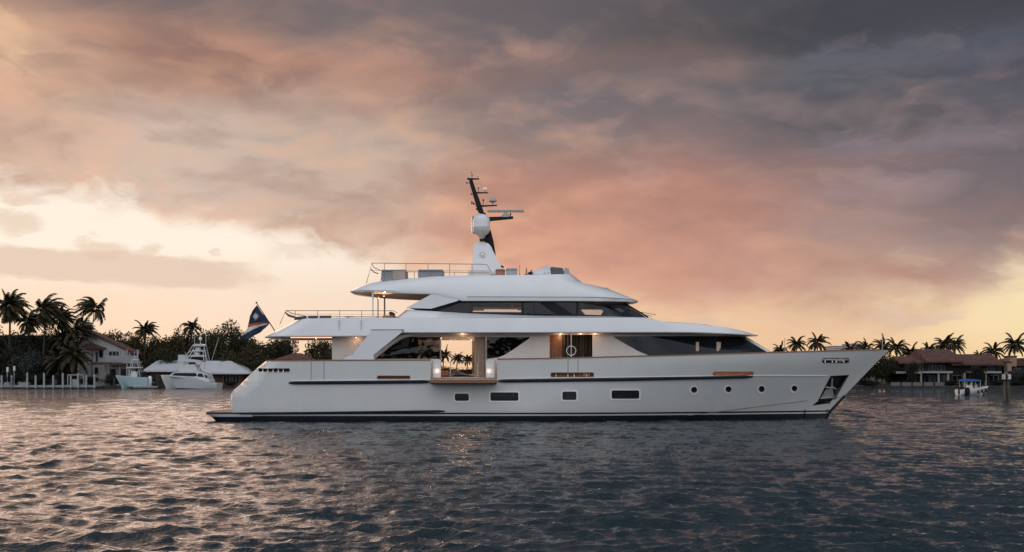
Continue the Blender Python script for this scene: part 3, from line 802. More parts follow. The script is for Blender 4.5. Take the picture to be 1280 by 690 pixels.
# ---- wheelhouse glass
def gtop(x): return 7.16 if x < -4 else float(np.interp(x, [-4, -2.9], [7.16, 6.80]))
bm = BM()
loft(bm, [ring(-5.7, 8.1, 2.97, lambda x: (gl_low(x) if x < 6.5 else 5.9) - .02, .3, 3.3, 4, 2.1), ring(-4.3, 6.55, 2.9, gtop, .3, 3.0, 4, 2.1)], YC, cap0=False, cap1=False)
obj('wheelhouse_glass', bm, tinted('blue_tinted_glass', (.78, .80, .84)), yacht)
# inner partition with the openings one looks through
cw = PL([(522, 396), (522, 374), (800, 374), (815, 397)], YC); cw = [W2(520, 398, YC), W2(545, 374.5, YC), W2(776, 376, YC), W2(808, 397, YC)]
hl = [PL([(591, 378.5), (652.5, 378.5), (652.5, 390.2), (591, 389.8)], YC), PL([(726, 387), (755.5, 387), (751, 394), (732, 394)], YC), PL([(767.5, 386), (774, 385), (781, 389), (777, 391)], YC), PL([(761, 391.5), (766, 394.5), (761, 394.5)], YC)]
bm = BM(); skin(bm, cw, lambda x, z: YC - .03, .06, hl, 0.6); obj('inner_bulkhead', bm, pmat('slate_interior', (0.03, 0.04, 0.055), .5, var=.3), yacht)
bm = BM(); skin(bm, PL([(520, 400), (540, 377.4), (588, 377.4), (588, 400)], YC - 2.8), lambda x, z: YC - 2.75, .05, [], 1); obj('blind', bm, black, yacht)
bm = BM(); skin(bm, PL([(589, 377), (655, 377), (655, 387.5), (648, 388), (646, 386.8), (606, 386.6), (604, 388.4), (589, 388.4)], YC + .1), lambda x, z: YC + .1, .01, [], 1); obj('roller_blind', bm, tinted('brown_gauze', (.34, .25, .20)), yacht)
# black pillars on the glass
pil = [[(673, 376.8), (692, 376.8), (720, 395), (698, 395)], [(720.5, 377), (723, 377), (723, 395.4), (720.5, 395.4)], [(652.5, 377), (654.5, 377), (654.5, 394), (652.5, 394)], [(667.5, 377), (668.3, 377), (668.3, 394), (667.5, 394)]]
for p in pil:
    bm = BM(); skin(bm, PL(p, YC - 2.98), lambda x, z: YC - (2.985 if x < 3.5 else 2.985 - (x - 3.5) * .02), .03, [], 1, mirror=YC); obj('pillar', bm, black, yacht)
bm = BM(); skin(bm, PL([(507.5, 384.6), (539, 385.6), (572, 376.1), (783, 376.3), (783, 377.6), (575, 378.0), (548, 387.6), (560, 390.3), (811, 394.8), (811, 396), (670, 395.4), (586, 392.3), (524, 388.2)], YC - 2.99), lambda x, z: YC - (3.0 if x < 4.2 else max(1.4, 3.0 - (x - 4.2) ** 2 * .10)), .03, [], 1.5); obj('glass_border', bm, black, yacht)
for s in (1, -1):
    bm = BM(); tube(bm, [(6.55, YC - s * .9, 6.80), (7.95, YC - s * 1.0, 5.95)], 0.05, 6); obj('windshield_post', bm, black, yacht)
    bm = BM(); tube(bm, [(8.0, YC - s * .7, 5.97), (7.6, YC - s * .5, 6.28), (8.4, YC - s * 1.0, 6.1)], 0.015, 4); obj('wiper', bm, black, yacht)

# ---- sun deck roof
def ztab(front, side, W):
    tab = [W2(a, b, YC - W) for a, b in side] + [W2(a, b, YC) for a, b in front]
    return interp(tab)
b_low = ztab([(797, 378.6)], [(440, 362.5), (465, 364), (491, 365.8), (541, 367.7), (548, 369), (578, 376), (760, 376.2)], 3.2)
b_lip = ztab([(797, 377.6)], [(440, 361.8), (491, 363), (541, 364.6), (580, 371.2), (760, 371.8)], 3.22)
b_3 = ztab([(796, 376.5)], [(440, 360), (476, 358), (541, 356), (620, 359), (740, 363)], 3.1)
b_3b = ztab([(760, 362.5)], [(446, 357.5), (476, 354.5), (541, 351), (620, 352), (700, 354)], 2.95)
b_3c = ztab([(729, 356.5)], [(449, 356), (476, 352.8), (541, 347.6), (620, 347), (690, 348)], 2.8)
b_4 = ztab([(715, 345.7)], [(452, 355.2), (476, 351.7), (541, 345.7), (586, 344.3), (682, 343.4), (704, 342.4)], 2.65)
bm = BM()
loft(bm, [ring(-8.8, 7.0, 2.9, lambda x: b_low(x) - .01, 1.6, 3.9, 2.6, 2.1), ring(-9.40, 7.40, 3.2, b_low, 1.7, 4.2, 2.6, 2.1), ring(-9.45, 7.44, 3.225, b_lip, 1.7, 4.2, 2.6, 2.1), ring(-9.35, 7.36, 3.1, b_3, 1.7, 4.3, 2.6, 2.1),
          ring(-9.15, 5.75, 2.95, b_3b, 1.7, 3.3, 2.6, 2.2), ring(-8.95, 4.25, 2.8, b_3c, 1.6, 2.2, 2.6, 2.6), ring(-8.8, 3.58, 2.65, b_4, 1.5, 1.6, 2.6, 3), ring(-8.7, 3.4, 2.5, lambda x: b_4(x) - .02, 1.5, 1.6, 2.6, 3)], YC, cap0mi=1)
roof = obj('sun_deck', bm, [white, teakl], yacht)
for sg in (1, -1):
    for dz_, nm_ in ((0.015, 'seam'),):
        rg = [p for p in ring(-9.45, 7.44, 3.225, b_lip, 1.7, 4.2, 2.6, 2.1) if p[0] > -2.8 and p[1] > 0.3]
        bm = BM(); tube(bm, [(x, YC - sg * (w + .004), z + dz_) for x, w, z in rg], .022, 5); obj(nm_, bm, pmat('grey_seam', (.3, .3, .3), .5), roof)
bm = BM(); skin(bm, PL([(541.5, 366.5), (581, 370.4), (571.5, 376.2), (539, 385.8), (507.5, 384.9)], YC - 3.2), lambda x, z: YC - 3.19, .3, [], .8, mirror=YC); obj('roof_fin', bm, white, yacht)
bm = BM(); box(bm, (W2(465, 366, YC - 2.7)[0], YC - 2.75, 7.235), (W2(491, 366, YC - 2.7)[0], YC - 2.6, 7.262)); obj('strip_light', bm, strip, roof)
for px, yy in ((500, -2.2), (520, -2.2)):
    pass
# ceiling strip light aft main deck, downlights
bm = BM(); box(bm, (W2(363, 421, YC - 2.9)[0], YC - 2.9, 4.70), (W2(415, 421, YC - 2.9)[0], YC - 2.65, 4.745)); obj('strip_light', bm, strip, ud)
def spot(px, Y, z, e=18, rad=.045, parent=ud):
    c = Vector(((px - 640) * Y / F, Y, z)); bm = BM(); tube(bm, [c, c + Vector((0, 0, -.025))], rad, 10); obj('downlight', bm, lamp, parent)
    l = bpy.data.lights.new('downlight_bulb', 'POINT'); l.energy = e * .38; l.color = (1, .62, .36); l.shadow_soft_size = .05
    lo = bpy.data.objects.new('downlight_bulb', l); col.objects.link(lo); lo.location = c + Vector((0, 0, -.12))
for px in (578, 701, 726, 744): spot(px, YC - HW - .5, 4.93, 8)
for px in (540, 560, 577, 590): spot(px, YC - 1.6, 4.93, 22)
spot(560, YC + 1.0, 4.93, 34); spot(587, YC + 1.6, 4.93, 40); spot(445, YC - HW - .4, 4.72, 10); spot(395, YC - 1.0, 4.72, 22); spot(700, YC - HW + .5, 4.9, 14); spot(620, YC - 1.5, 4.9, 6)
spot(480, YC - 1.4, 7.18, 24, parent=roof); spot(640, YC + .9, 6.75, 5, parent=roof)
# saloon ceiling panel
bm = BM(); box(bm, (-8.8, YC - HW + .12, 4.94), (12.2, YC + HW - .12, 4.965)); obj('saloon_ceiling', bm, ivory, yacht)
# ---- ring emblem + pole at the side door
c = P3(714, 438.5, YC - 3.6); bm = BM(); tube(bm, [c + Vector((.26 * cos(a), 0, .26 * sin(a))) for a in np.linspace(0, 2 * pi, 25)], 0.022, 6); tube(bm, [(c.x, c.y, 3.5), (c.x, c.y, 4.95)], 0.02, 6); obj('helm_ring', bm, pmat('polished_steel', (.85, .85, .85), .25, metal=.3), yacht)

# ---- railings
def rail(pts, posts, parent, name='railing', rr=0.017, mid=True, Yn=None):
    """pts: [(x,y,z)] top rail"""
    bm = BM(); tube(bm, pts, rr * 1.25, 6); o = obj(name, bm, darksteel, parent)
    for a, b in posts:
        q = BM(); tube(q, [a, b], rr, 5); obj('stanchion', q, darksteel, o)
    return o
for s in (1, -1):
    Y1 = YC - s * 3.45
    def q(px, py, yy=None):
        a = W2(px, py, YC - 3.45); return (a[0], Y1 if yy is None else yy, a[1])
    rail([q(350, 405), q(357, 388.2), q(492, 388.4), q(497, 391.5)], [(q(p, 388.3), q(p, 398)) for p in (369, 397, 424.5, 452, 480)], yacht)
    bm = BM(); tube(bm, [q(358.5, 392.6), q(494, 392.9)], .008, 4); obj('guard_wire', bm, darksteel, yacht)
    Y2 = YC - s * 2.7
    def r(px, py):
        a = W2(px, py, YC - 2.7); return (a[0], Y2, a[1])
    rail([r(458, 354), r(465, 328.8), r(600, 330.2), r(609, 331), r(616, 343.5)], [(r(a, 329.5), r(a, b)) for a, b in ((480.5, 351), (507.5, 348), (535, 345.5), (562, 344.5), (590, 344))], yacht)
    bm = BM(); tube(bm, [r(463, 338), r(612, 338.4)], .008, 4); obj('guard_wire', bm, darksteel, yacht)
    bm = BM(); tube(bm, [r(463.5, 336), r(467, 340), r(473, 342)], .035, 6); obj('rail_bracket', bm, darksteel, yacht)
# aft cross rails
for W_, px, py, z0 in ((3.45, 357, 388.2, 5.8), (2.7, 465, 328.8, 7.9)):
    a = W2(px, py, YC - W_); bm = BM(); tube(bm, [(a[0], YC - W_, a[1]), (a[0] - .25, YC, a[1]), (a[0], YC + W_, a[1])], .02, 6); obj('railing', bm, darksteel, yacht)
for s in (1, -1):
    for px, W_ in ((466, 2.95), (472.5, 1.6)):
        a = W2(px, 366, YC - W_)
        bm = BM(); tube(bm, [(a[0], YC - s * W_, 5.82), (a[0], YC - s * W_, 7.34)], .045 if W_ > 2 else .035, 8); obj('roof_post', bm, white if W_ > 2 else darksteel, yacht)
# white cabinets flanking the aft bulkhead, door lines
bm = BM(); a = W2(447.5, 440, YC - HW); box(bm, (a[0] - .012, YC - HW - .006, 2.5), (a[0] + .012, YC - HW, 4.6)); obj('seam', bm, pmat('grey_seam', (.3, .3, .3), .5), house)
bm = BM(); a = P3(430, 446, YC - 3.3); tube(bm, [a, a + Vector((.08, 0, .12)), a + Vector((.22, 0, .14)), a + Vector((.3, 0, .02))], .02, 6); obj('grab_handle', bm, steel, house)
# bow jack staff
bm = BM(); a = P3(1107, 437, YC); tube(bm, [(a.x - .2, YC, 4.05), (a.x - .2, YC, 5.0)], .02, 6); obj('jack_staff', bm, steel, yacht)
bm = BM(); a = P3(981, 440, YC - 1); tube(bm, [(a.x, YC - 1, 3.6), (a.x, YC - 1, 4.75)], .018, 6); obj('antenna', bm, steel, yacht)
bm = BM(); tube(bm, [(18.62, YC - .12, .6), (18.9, YC - .2, .3), (19.1, YC - .2, -.1)], .012, 4); tube(bm, [(18.62, YC - .12, .6), (18.5, YC - .25, .2), (18.55, YC - .3, -.1)], .012, 4); obj('bobstay', bm, black, yacht)

# ---- mast
M_ = lambda px, py: W2(px, py, YC)
bm = BM()
prof = PL([(590.5, 345), (592.5, 304), (609, 304), (613.5, 308), (622, 327), (628.5, 338), (628, 345)], YC)
def tprism(bm, poly, w0, w1, mi=0):   # width tapering with height
    zmin = min(p[1] for p in poly); zmax = max(p[1] for p in poly)
    f = lambda z: w0 + (w1 - w0) * (z - zmin) / (zmax - zmin)
    a = [bm.verts.new((x, YC - f(z), z)) for x, z in poly]; b = [bm.verts.new((x, YC + f(z), z)) for x, z in poly]; n = len(poly)
    bm.faces.new(a).material_index = mi; bm.faces.new(b[::-1]).material_index = mi
    for i in range(n): bm.faces.new((a[i], b[i], b[(i + 1) % n], a[(i + 1) % n])).material_index = mi
    return bm
tprism(bm, prof, .75, .42); bmesh.ops.bevel(bm, geom=bm.edges[:], offset=.05, segments=2, affect='EDGES')
mast = obj('mast_base', bm, white, yacht)
bm = BM(); c = P3(603, 318, YC - .62); tube(bm, [c + Vector((.15 * cos(a), -.02, .15 * sin(a))) for a in np.linspace(0, 2 * pi, 21)], .018, 5); tube(bm, [c, c + Vector((0, -.03, 0))], .07, 12); obj('emblem', bm, steel, mast)
bm = BM(); tprism(bm, PL([(606, 304.5), (606, 296), (610, 285), (613.5, 288), (617, 302), (620, 320), (612, 306)], YC), .16, .12)
tprism(bm, PL([(598, 266), (593, 250), (586.3, 227), (587.5, 223), (590.8, 225), (595, 238), (599.5, 250), (605.5, 267)], YC), .12, .06)
tprism(bm, PL([(600, 266), (607, 266), (612, 286), (606, 290)], YC), .12, .1)
obj('mast_spar', bm, black, mast)
def bar(p, q_, h0, name='crossbar', mat=black, w=.07, par=mast):
    a = P3(*p, YC); b = P3(*q_, YC); bm = BM()
    v = []
    for c_, hh in ((a, h0), (b, h0 * .55)):
        v.append([bm.verts.new(c_ + Vector((0, sy * w, sz * hh / 2))) for sy, sz in ((-1, -1), (1, -1), (1, 1), (-1, 1))])
    for k in range(4): bm.faces.new((v[0][k], v[0][(k + 1) % 4], v[1][(k + 1) % 4], v[1][k]))
    bm.faces.new(v[0]); bm.faces.new(v[1]); return obj(name, bm, mat, par)
bar((584, 223.6), (599, 223.8), .10); bar((595.5, 241), (610.5, 241), .08); bar((595, 257.8), (621.5, 256.8), .10); bar((610, 274), (641.5, 272), .24, w=.12)
bm = BM(); box(bm, (M_(609, 264)[0], YC - .10, M_(609, 265.3)[1]), (M_(655, 264)[0], YC + .10, M_(655, 262.3)[1]), .03); rs_ = obj('radar_scanner', bm, pmat('grey_radar', (.42, .42, .42), .4), mast)
bm = BM(); c = P3(632, 271.8, YC); lathe(bm, c, [(.24, 0), (.24, .08), (.19, .2), (.08, .26), (.06, .32)], 16); obj('radar_pedestal', bm, pmat('grey_radar', (.42, .42, .42), .4), rs_)
bm = BM(); c = P3(616, 256.5, YC); lathe(bm, c, [(.04, 0), (.04, .14), (.14, .18), (.24, .22), (.245, .25), (.18, .38), (.08, .44), (.02, .45)], 18); obj('gps_dome', bm, pmat('dome_grey', (.45, .44, .43), .4), mast)
bm = BM(); c = P3(602, 285, YC - .55); lathe(bm, c, [(.47, 0), (.5, .03), (.5, .42), (.46, .6), (.34, .74), (.18, .81), (.02, .83)], 28); dm = obj('satellite_dome', bm, white, mast)
bm = BM(); lathe(bm, c + Vector((0, 0, -.34)), [(.08, -.3), (.2, -.14), (.42, .04), (.5, .2), (.5, .30), (.47, .33)], 24); obj('dome_base', bm, pmat('cream_dome', (.66, .60, .55), .4), dm)
bm = BM(); c = P3(599, 285, YC + .75); lathe(bm, c, [(.44, -.3), (.5, .03), (.5, .42), (.46, .6), (.34, .74), (.18, .81), (.02, .83)], 28); obj('satellite_dome', bm, white, mast)
bm = BM(); c = P3(602, 301, YC - .5); box(bm, c + Vector((-.12, -.1, 0)), c + Vector((.22, .5, .14))); tube(bm, [c + Vector((-.15, 0, .25)), c + Vector((.4, 0, .05))], .05); obj('mast_bracket', bm, black, mast)
bm = BM(); c = P3(588.5, 223, YC); tube(bm, [c, c + Vector((0, 0, .32))], .015, 5); lathe(bm, c + Vector((0, 0, .3)), [(.03, 0), (.05, .04), (.05, .10), (.02, .13)], 10); obj('masthead_light', bm, steel, mast)
bm = BM(); c = P3(606, 236, YC); box(bm, c + Vector((-.12, -.08, -.08)), c + Vector((.12, .08, .08)), .02); tube(bm, [c, c + Vector((.1, 0, -.25))], .02, 5); obj('camera_housing', bm, steel, mast)
for px, py in ((591, 234), (594.5, 247), (592, 272), (590, 253)):
    bm = BM(); c = P3(px, py, YC); lathe(bm, c + Vector((-.02, 0, -.1)), [(.05, 0), (.06, .05), (.06, .14), (.03, .18)], 10); obj('navigation_light', bm, darksteel, mast)
for k_, (a_, b_) in enumerate((((598, 241), (598, 236)), ((604, 257), (604, 251)), ((590, 224), (590, 219.5)), ((638, 272), (638, 268.5)), ((593, 244), (589, 243)), ((596.5, 256), (592, 255)), ((586.5, 229), (583.5, 229)), ((600.5, 262), (596, 262)))):
    bm = BM(); tube(bm, [P3(*a_, YC), P3(*b_, YC)], .022, 5); q_ = P3(*b_, YC); lathe(bm, q_ + Vector((0, 0, -.03)), [(.03, 0), (.045, .03), (.045, .10), (.02, .13)], 8); obj('small_aerial', bm, black if k_ % 2 else darksteel, mast)
bm = BM(); c0 = P3(596, 229, YC); tube(bm, [P3(595, 231, YC), P3(600, 227.5, YC), P3(602, 231, YC), P3(606, 240, YC)], .008, 4); tube(bm, [P3(597, 224, YC), P3(597.5, 220, YC)], .02, 5); obj('wire_aerial', bm, darksteel, mast)
bm = BM(); c = P3(627, 334, YC - .3); lathe(bm, c, [(.14, -.03), (.13, .03), (.09, .08), (.02, .11)], 12); obj('horn', bm, black, mast)

# ================================================================== loose things on the yacht
zsd = interp([W2(476, 351.7, YC - 2.65), W2(541, 345.7, YC - 2.65), W2(586, 344.3, YC - 2.65), W2(704, 343, YC - 2.65)])
def deckbox(name, label, cat, px0, px1, ytop, Yd, dep, mat, zb_, extra=None, group=None):
    x0, x1 = W2(px0, 0, Yd)[0], W2(px1, 0, Yd)[0]; z1 = W2(0, ytop, Yd)[1]
    t = thing(name, label, cat, ((x0 + x1) / 2, Yd + dep / 2, zb_), group)
    bm = BM(); box(bm, (x0, Yd, zb_), (x1, Yd + dep, z1 - .12), .03); obj('base', bm, mat, t)
    bm = BM(); box(bm, (x0 - .01, Yd - .02, z1 - .12), (x1 + .01, Yd + dep + .02, z1), .04); obj('cushion', bm, mat, t)
    if extra:
        a = W2(extra[0], 0, Yd)[0]; b = W2(extra[1], 0, Yd)[0]
        bm = BM(); box(bm, (a, Yd - .035, zb_ + .1), (b, Yd - .025, z1 - .05)); obj('panel', bm, extra[2], t)
    return t
deckbox('sun_bed', 'grey covered sun bed on the sun deck nearest the aft rail', 'sun bed', 476.5, 507, 337, YC - 2.2, 1.6, grey, zsd(-7), (491, 506.5, pmat('beige_cloth', (.52, .42, .36), .9)))
deckbox('sun_bed', 'plain grey covered sun bed between the aft one and the mast', 'sun bed', 522.5, 553.5, 336.8, YC - 2.2, 1.6, grey, zsd(-5))
deckbox('pouffe', 'small terracotta coloured seat just forward of the mast foot', 'pouffe', 619.5, 631, 336.2, YC - 1.2, 1.0, pmat('terracotta_cloth', (.42, .20, .14), .9), zsd(0))
deckbox('storage_box', 'pale grey storage box forward of the terracotta seat', 'box', 632.5, 646.5, 335.2, YC - 1.4, 1.0, pmat('pale_box', (.40, .42, .45), .6), zsd(0))
deckbox('bar_counter', 'low pale counter with a rail beside the mast foot', 'counter', 585, 612, 338.6, YC - 1.9, .7, ivory, zsd(-2.4))
def pole(name, label, cat, px, y0, y1, Yd, r, mat):
    a = P3(px, y0, Yd); b = P3(px, y1, Yd); t = thing(name, label, cat, a)
    bm = BM(); tube(bm, [a, b], r, 6); obj('shaft', bm, mat, t)
    bm = BM(); lathe(bm, a, [(r * 2.5, 0), (r * 2.5, .05), (r * 1.2, .08)], 10); obj('foot', bm, mat, t); return t
pole('antenna', 'thin whip antenna on the sun deck next to the grey box', 'antenna', 649.5, 343.6, 331, YC - 1.5, .015, darksteel)
pole('deck_lamp', 'short brown deck post ahead of the whip antenna', 'post', 658, 343.6, 335.5, YC - 1.5, .045, tan)
# helm seat and screen
t = thing('helm_console', 'white sloping helm console with dark folding screen on the sun deck', 'console', P3(684, 343.5, YC - 1.4))
Y0 = YC - 2.1
bm = BM(); prism(bm, PL([(661, 343.5), (663, 338.5), (672, 338), (684, 330.6), (687, 333), (689, 343.5)], Y0), Y0, Y0 + 2.4); bmesh.ops.bevel(bm, geom=bm.edges[:], offset=.03, segments=2, affect='EDGES'); obj('console', bm, white, t)
bm = BM(); prism(bm, PL([(688, 342.4), (687.5, 335), (689.5, 333.6), (703.5, 335), (705.5, 342)], Y0 + .1), Y0 + .1, Y0 + 2.2); obj('screen', bm, pmat('smoked_panel', (.10, .10, .12), .3), t)
bm = BM(); prism(bm, PL([(705, 342.6), (706, 334.4), (710.5, 335.4), (714, 344)], Y0 + .1), Y0 + .1, Y0 + 2.2); obj('windscreen', bm, pmat('fogged_acrylic', (.45, .44, .45), .2), t)
bm = BM(); tube(bm, [P3(683, 343.5, Y0 - .03), P3(683, 332, Y0 - .03)], .06, 6); tube(bm, [P3(679, 340.5, Y0 - .03), P3(688, 340, Y0 - .03)], .04, 6); obj('bracket', bm, white, t)
t = thing('winch', 'small black deck fitting behind the helm console', 'winch', P3(663, 343.5, YC - 2.3))
c = P3(663, 343.5, YC - 2.3); bm = BM(); lathe(bm, c, [(.14, 0), (.12, .06), (.16, .10), (.12, .15)], 12); obj('drum', bm, black, t); bm = BM(); tube(bm, [c + Vector((0, 0, .14)), c + Vector((.08, 0, .26))], .04, 6); obj('handle', bm, black, t)
for k, (px, py) in enumerate(((737, 357.6), (752, 359.5), (758, 360))):
    t = thing('roof_light', ('small stub light on the front slope of the sun deck, nearest the helm', 'dark horn on the front slope of the sun deck, middle of three fittings', 'dark lamp on the front slope of the sun deck, foremost of three fittings')[k], 'fitting', P3(px, py + 2, YC - .6))
    c = P3(px, py + 2, YC - .6); bm = BM(); lathe(bm, c + Vector((0, 0, -.05)), [(.05, 0), (.03, .05), (.07, .10), (.07, .16)], 10); obj('head', bm, darksteel, t); bm = BM(); tube(bm, [c + Vector((-.2, 0, .02)), c + Vector((.15, 0, .05))], .025, 5); obj('bracket', bm, darksteel, t)
# aft upper deck: rolled cover, low table, sofa
t = thing('rolled_awning', 'long dark rolled awning lying by the aft rail of the upper deck', 'awning', P3(390, 398, YC - 3.1))
bm = BM(); tube(bm, [P3(368, 398.2, YC - 3.1), P3(384, 396.6, YC - 3.1), P3(414, 396.4, YC - 3.1)], .09, 8); obj('roll', bm, pmat('charcoal_cloth', (.09, .08, .08), .8, bump=.3), t)
bm = BM()
for px in (383.5, 398): tube(bm, [P3(px, 396.5, YC - 3.1), P3(px + 2, 396.5, YC - 3.1)], .10, 8)
obj('strap', bm, white, t)
bm = BM(); tube(bm, [P3(356.5, 390.5, YC - 3.1), P3(361, 394.5, YC - 3.1), P3(368, 396.4, YC - 3.1)], .06, 8, taper=[.6, 1, 1]); obj('davit_arm', bm, pmat('charcoal_cloth', (.09, .08, .08), .8), t)
t = thing('sofa', 'terracotta sofa at the forward end of the open upper deck', 'sofa', P3(484, 397, YC - 2))
bm = BM(); box(bm, P3(478, 397.5, YC - 2.2), P3(492, 394.2, YC - 2.2) + Vector((0, 1.6, 0)), .03); obj('seat', bm, tan, t)
bm = BM(); box(bm, P3(486, 394, YC - 2.2), P3(490.5, 389.6, YC - 2.2) + Vector((0, 1.6, 0)), .04); obj('backrest', bm, interior, t)
t = thing('side_table', 'dark low table in the middle of the open upper deck', 'table', P3(436, 397, YC - 1))
bm = BM(); box(bm, P3(430, 395.9, YC - 1.2), P3(441, 395.2, YC - 1.2) + Vector((0, .7, 0))); obj('table_top', bm, darksteel, t)
bm = BM(); tube(bm, [P3(435, 398.2, YC - .9), P3(435, 395.6, YC - .9)], .04); obj('leg', bm, darksteel, t)
# saloon furniture
t = thing('saloon_sofa', 'brown sofa inside the saloon at the left of the open balcony door', 'sofa', P3(556, 471, YC - .5))
Ys = YC - .6
bm = BM(); box(bm, (W2(540, 0, Ys)[0], Ys, 2.48), (W2(561, 0, Ys)[0], Ys + 1.0, 2.86), .06); obj('seat', bm, tan, t)
bm = BM(); box(bm, (W2(540, 0, Ys)[0], Ys + .1, 2.86), (W2(553, 0, Ys)[0], Ys + .9, 3.15), .08); obj('backrest', bm, tan, t)
t = thing('lounge_chair', 'curved dark lounge chair silhouetted in the open balcony doorway', 'chair', P3(576, 472, YC - 2))
Yl = YC - 2.1; bm = BM()
pts = [(561, 470), (565, 463), (569, 461.5), (575, 464), (583, 467.5), (590, 470), (590, 471.2), (582, 469.5), (575, 467), (570, 465.5), (566, 471)]
prism(bm, PL(pts, Yl), Yl, Yl + .6); obj('seat', bm, pmat('chair_fabric', (.16, .12, .11), .8), t)
bm = BM()
for yy in (Yl - .02, Yl + .62): tube(bm, [P3(562, 471.5, yy), P3(566, 461.8, yy), P3(571, 460.8, yy), P3(581, 465, yy), P3(588, 471.5, yy)], .02, 5)
obj('frame', bm, black, t)
t = thing('lounge_chair', 'low white framed chair right of the curved one in the balcony doorway', 'chair', P3(586, 472, YC - 1.2)); Yl = YC - 1.4
bm = BM(); box(bm, P3(585, 469.6, Yl), P3(593, 468.3, Yl) + Vector((0, .5, 0))); obj('seat', bm, ivory, t)
for px in (585.6, 592.4):
    for d in (.05, .45): bm = BM(); tube(bm, [P3(px, 472, Yl) + Vector((0, d, 0)), P3(px, 469, Yl) + Vector((0, d, 0))], .02, 5); obj('leg', bm, ivory, t)

# ensign
t = thing('ensign_flag', 'drooping blue flag with white star and orange and white stripes on the stern staff', 'flag', P3(343, 413, YC))
bm = BM(); tube(bm, [P3(343.5, 413.5, YC), P3(320.6, 378.5, YC)], .032, 8, taper=[1, .7]); lathe(bm, P3(320.6, 378.6, YC), [(.05, -.03), (.06, .02), (.02, .07)], 10); obj('staff', bm, pmat('dark_varnish', (.06, .035, .025), .3), t)
blue = pmat('flag_blue', (.014, .026, .062), .8, var=.25); oran = pmat('flag_orange', (.55, .08, .04), .8); fwh = pmat('flag_white', (.66, .64, .62), .8)
A = (321.5, 381.5); B = (337, 404.5)
regs = [(0, [A, B, (330, 403.6), (322, 403.4), (312.2, 404.5), (310.2, 404.9), (312, 395), (316, 388)]), (1, [B, (324, 406), (317, 407), (309.5, 409.2), (310.2, 404.9), (312.2, 404.5), (322, 403.4), (330, 403.6)]),
        (2, [B, (326, 407.6), (316, 411.5), (301.5, 420.6), (305.5, 416), (308.8, 412), (309.5, 409.2), (317, 407), (324, 406)]), (0, [B, (333, 409.5), (326, 415), (318, 419), (313, 423.2), (307, 424.6), (302, 424), (301.5, 420.6), (316, 411.5), (326, 407.6)])]
fwave = lambda x, z: YC + .10 * sin(x * 5.2 + z * 2.2) + .05 * sin(x * 9 - z * 4)
bm = BM()
for mi, pl in regs: skin(bm, PL(pl, YC), fwave, .012, [], .08, mi=mi)
star = [];
for i in range(24):
    rr = 4.6 if i % 2 == 0 else 2.4
    if i % 6 == 0: rr = 5.8
    star.append((319.6 + rr * cos(2 * pi * i / 24), 395.5 + rr * sin(2 * pi * i / 24)))
skin(bm, PL(star, YC), fwave, .036, [], .08, off=.012, mi=2)
obj('cloth', bm, [blue, oran, fwh], t, 60)

# ================================================================== SHORE
SH = 182.0
def land():
    bm = BM()
    pts = [(-900, SH), (-30, SH), (60, SH + 1.5), (900, SH - 1)]
    top = [bm.verts.new((x, y, .24)) for x, y in pts]; low = [bm.verts.new((x, y, -1.5)) for x, y in pts]; back = [bm.verts.new((x * 6, 5200, 2.0)) for x, y in pts]; mid = [bm.verts.new((x, y + 60, .9)) for x, y in pts]
    for i in range(3):
        bm.faces.new((top[i], top[i + 1], mid[i + 1], mid[i])); bm.faces.new((mid[i], mid[i + 1], back[i + 1], back[i])); bm.faces.new((low[i], low[i + 1], top[i + 1], top[i]))
    o = obj('shore_ground', bm, pmat('shore_grass', (.035, .045, .02), .95, var=.4, vscale=.4, base2=(.06, .05, .03)), None, 0)
    tag(o, 'low grassy shore behind the seawall across the water', 'ground', kind='structure')
land()
conc = pmat('seawall_concrete', (.045, .040, .036), .9, var=.4, vscale=1.2, bump=.3)
bm = BM()
for a, b in (((-900, SH), (-30, SH)), ((-30, SH), (60, SH + 1.5)), ((60, SH + 1.5), (900, SH - 1))):
    box_pts = [(a[0], a[1] - .35), (b[0], b[1] - .35), (b[0], b[1] + .02), (a[0], a[1] + .02)]
    v0 = [bm.verts.new((x, y, -1)) for x, y in box_pts]; v1 = [bm.verts.new((x, y, .33)) for x, y in box_pts]
    bm.faces.new(v1)
    for i in range(4): bm.faces.new((v0[i], v0[(i + 1) % 4], v1[(i + 1) % 4], v1[i]))
tag(obj('seawall', bm, conc, None, 0), 'long dark concrete seawall along the far shore', 'seawall')

